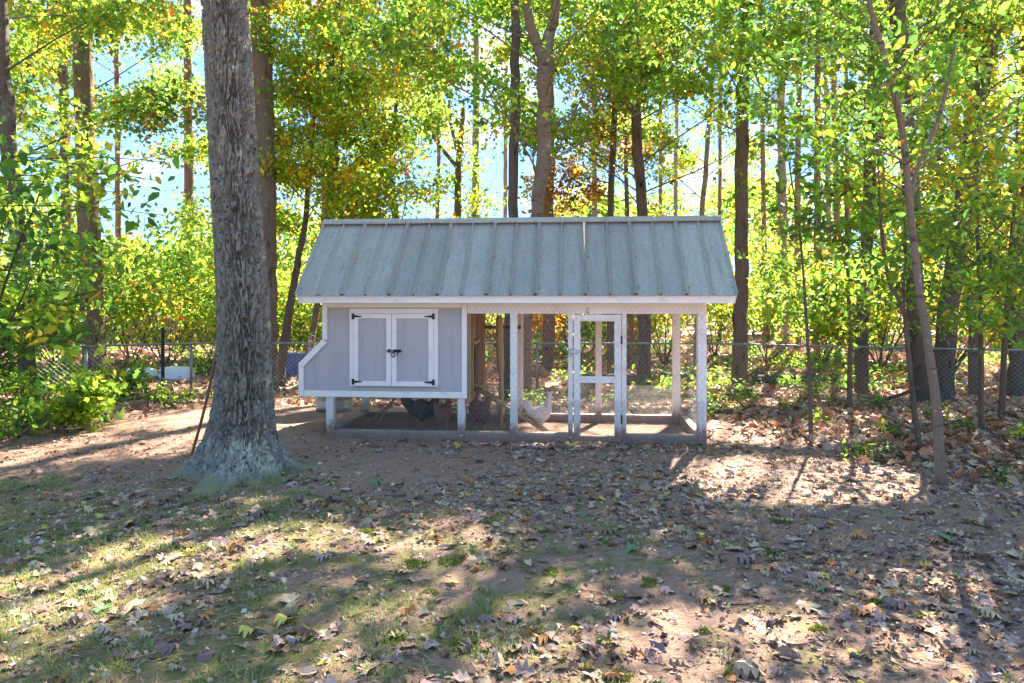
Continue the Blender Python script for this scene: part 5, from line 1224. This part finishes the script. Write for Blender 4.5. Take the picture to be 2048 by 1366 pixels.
def moss():
    rg = np.random.default_rng(22); V = []; Fc = []; C = []; nv = 0
    spots = [(1200, 1278, .06), (1405, 1262, .035), (1115, 1138, .085), (1295, 1160, .09), (1000, 1108, .06), (1230, 1190, .05), (1230, 1347, .075), (1130, 1310, .04), (1060, 1260, .035), (1065, 1222, .03), (900, 1115, .09), (860, 1180, .05), (1550, 1110, .09), (1210, 1080, .07), (790, 1270, .1), (1470, 1345, .05), (1640, 1260, .05), (940, 1280, .1), (1560, 1050, .08), (830, 1120, .1), (1090, 1060, .06), (1390, 1075, .07), (980, 1040, .06), (1320, 1050, .06), (740, 1060, .08), (1450, 1180, .05), (1750, 1210, .05), (1380, 1090, .05)]
    for px, py, r in spots:
        d = H * F / (py - HOR); x0 = (px - 1024) / F * d; n = int(900 * (r / .06) ** 1.5); q = rg.normal(0, .55, (n, 2)) * r * np.array([1.25, .8]); kq = fbm(x0 * 3 + q[:, 0] * 22, d * 3 + q[:, 1] * 22, 1, 3) > .44 + .25 * np.hypot(q[:, 0], q[:, 1]) / r - .12; q = q[kq]; n = len(q); e = np.clip(1 - (q ** 2).sum(1) / r ** 2, 0, 1); x = x0 + q[:, 0]; y = d + q[:, 1]; z = zg(x, y) + .014 * np.sqrt(e)
        c = np.array([(.13, .16, .02)]) * rg.uniform(.6, 1.5, (n, 1)) * np.array([[1, 1, 1]]); v, f, cc = cloud(np.stack([x, y, z - .004], 1), rg.uniform(.006, .014, n), 'kite', c, (0, 0, .4), rg)
        V.append(v); Fc += [k + nv for k in f]; C.append(cc); nv += len(v)
    tag(mobj('moss', np.concatenate(V), Fc, M['grass'], None, False, np.concatenate(C)), 'bright green moss cushions scattered over the bare soil', 'moss', kind='stuff')
moss()
M['acorn'] = plain('acorn_shell', (.075, .035, .03), .3, 0, .3, 20, 0); M['acap'] = plain('acorn_cup', (.17, .11, .075), .8)
def acorn(px, py, first=[None]):
    d = H * F / (py - HOR); x = (px - 1024) / F * d; z = float(zg(x, d)); t_ = thing('acorn', 'round dark acorn lying on the bare soil', 'acorn', (x, d, z + .010), random.uniform(0, 6), 'acorns on the bare soil'); t_.rotation_euler = (random.uniform(1, 2), 0, random.uniform(0, 6))
    if first[0] is None:
        a = lathe('nut', [(.0, -.014), (.006, -.0125), (.0105, -.006), (.0115, .0), (.0105, .006), (.007, .009), (.0, .010)], M['acorn'], t_, 12); b = lathe('cup', [(.0115, .003), (.0125, .005), (.0115, .010), (.006, .0135), (.0, .014)], M['acap'], t_, 12); first[0] = (a.data, b.data)
    else:
        for nm_, dd in zip(('nut', 'cup'), first[0]): link(bpy.data.objects.new(nm_, dd), t_)
for px, py in ((1039, 1236), (1329, 1268), (1330, 1283), (1537, 1252), (1537, 1266), (1570, 1302), (1475, 1302), (1795, 1260), (1784, 1263), (1736, 1266), (1535, 1204), (863, 1351), (1237, 1354), (1650, 1345), (1874, 1195), (1672, 1212), (1920, 1088), (1090, 1218), (1020, 1098), (1928, 1090), (1000, 1350), (1705, 1320)): acorn(px, py)
for px, py, l_, a in ((1175, 1176, .42, 2.5), (1230, 1310, .06, .5), (1500, 1208, .26, .05), (1505, 1178, .12, .6), (425, 1160, .16, 2.2), (760, 1300, .18, 1.0), (1620, 1290, .2, .3), (230, 1075, .3, .2), (1000, 1060, .2, 2.8), (1290, 1235, .22, 2.2), (1780, 1330, .22, 2.0), (715, 1225, .16, .7)):
    d = H * F / (py - HOR); x = (px - 1024) / F * d; t_ = thing('twig', 'thin dry twig lying among the fallen leaves', 'twig', (x, d, float(zg(x, d))), a, 'dry twigs on the ground'); q = np.linspace(-.5, .5, 8); t = Tubes()
    xs = x + q * l_ * math.cos(a); ys = d + q * l_ * math.sin(a); zz0 = zg(xs, ys) - float(zg(x, d)) + .006
    t.add(np.stack([q * l_, .03 * l_ * np.sin(q * 9), zz0], 1), np.linspace(.0045, .002, 8), 6); t.build('stick', M['twig'], t_)
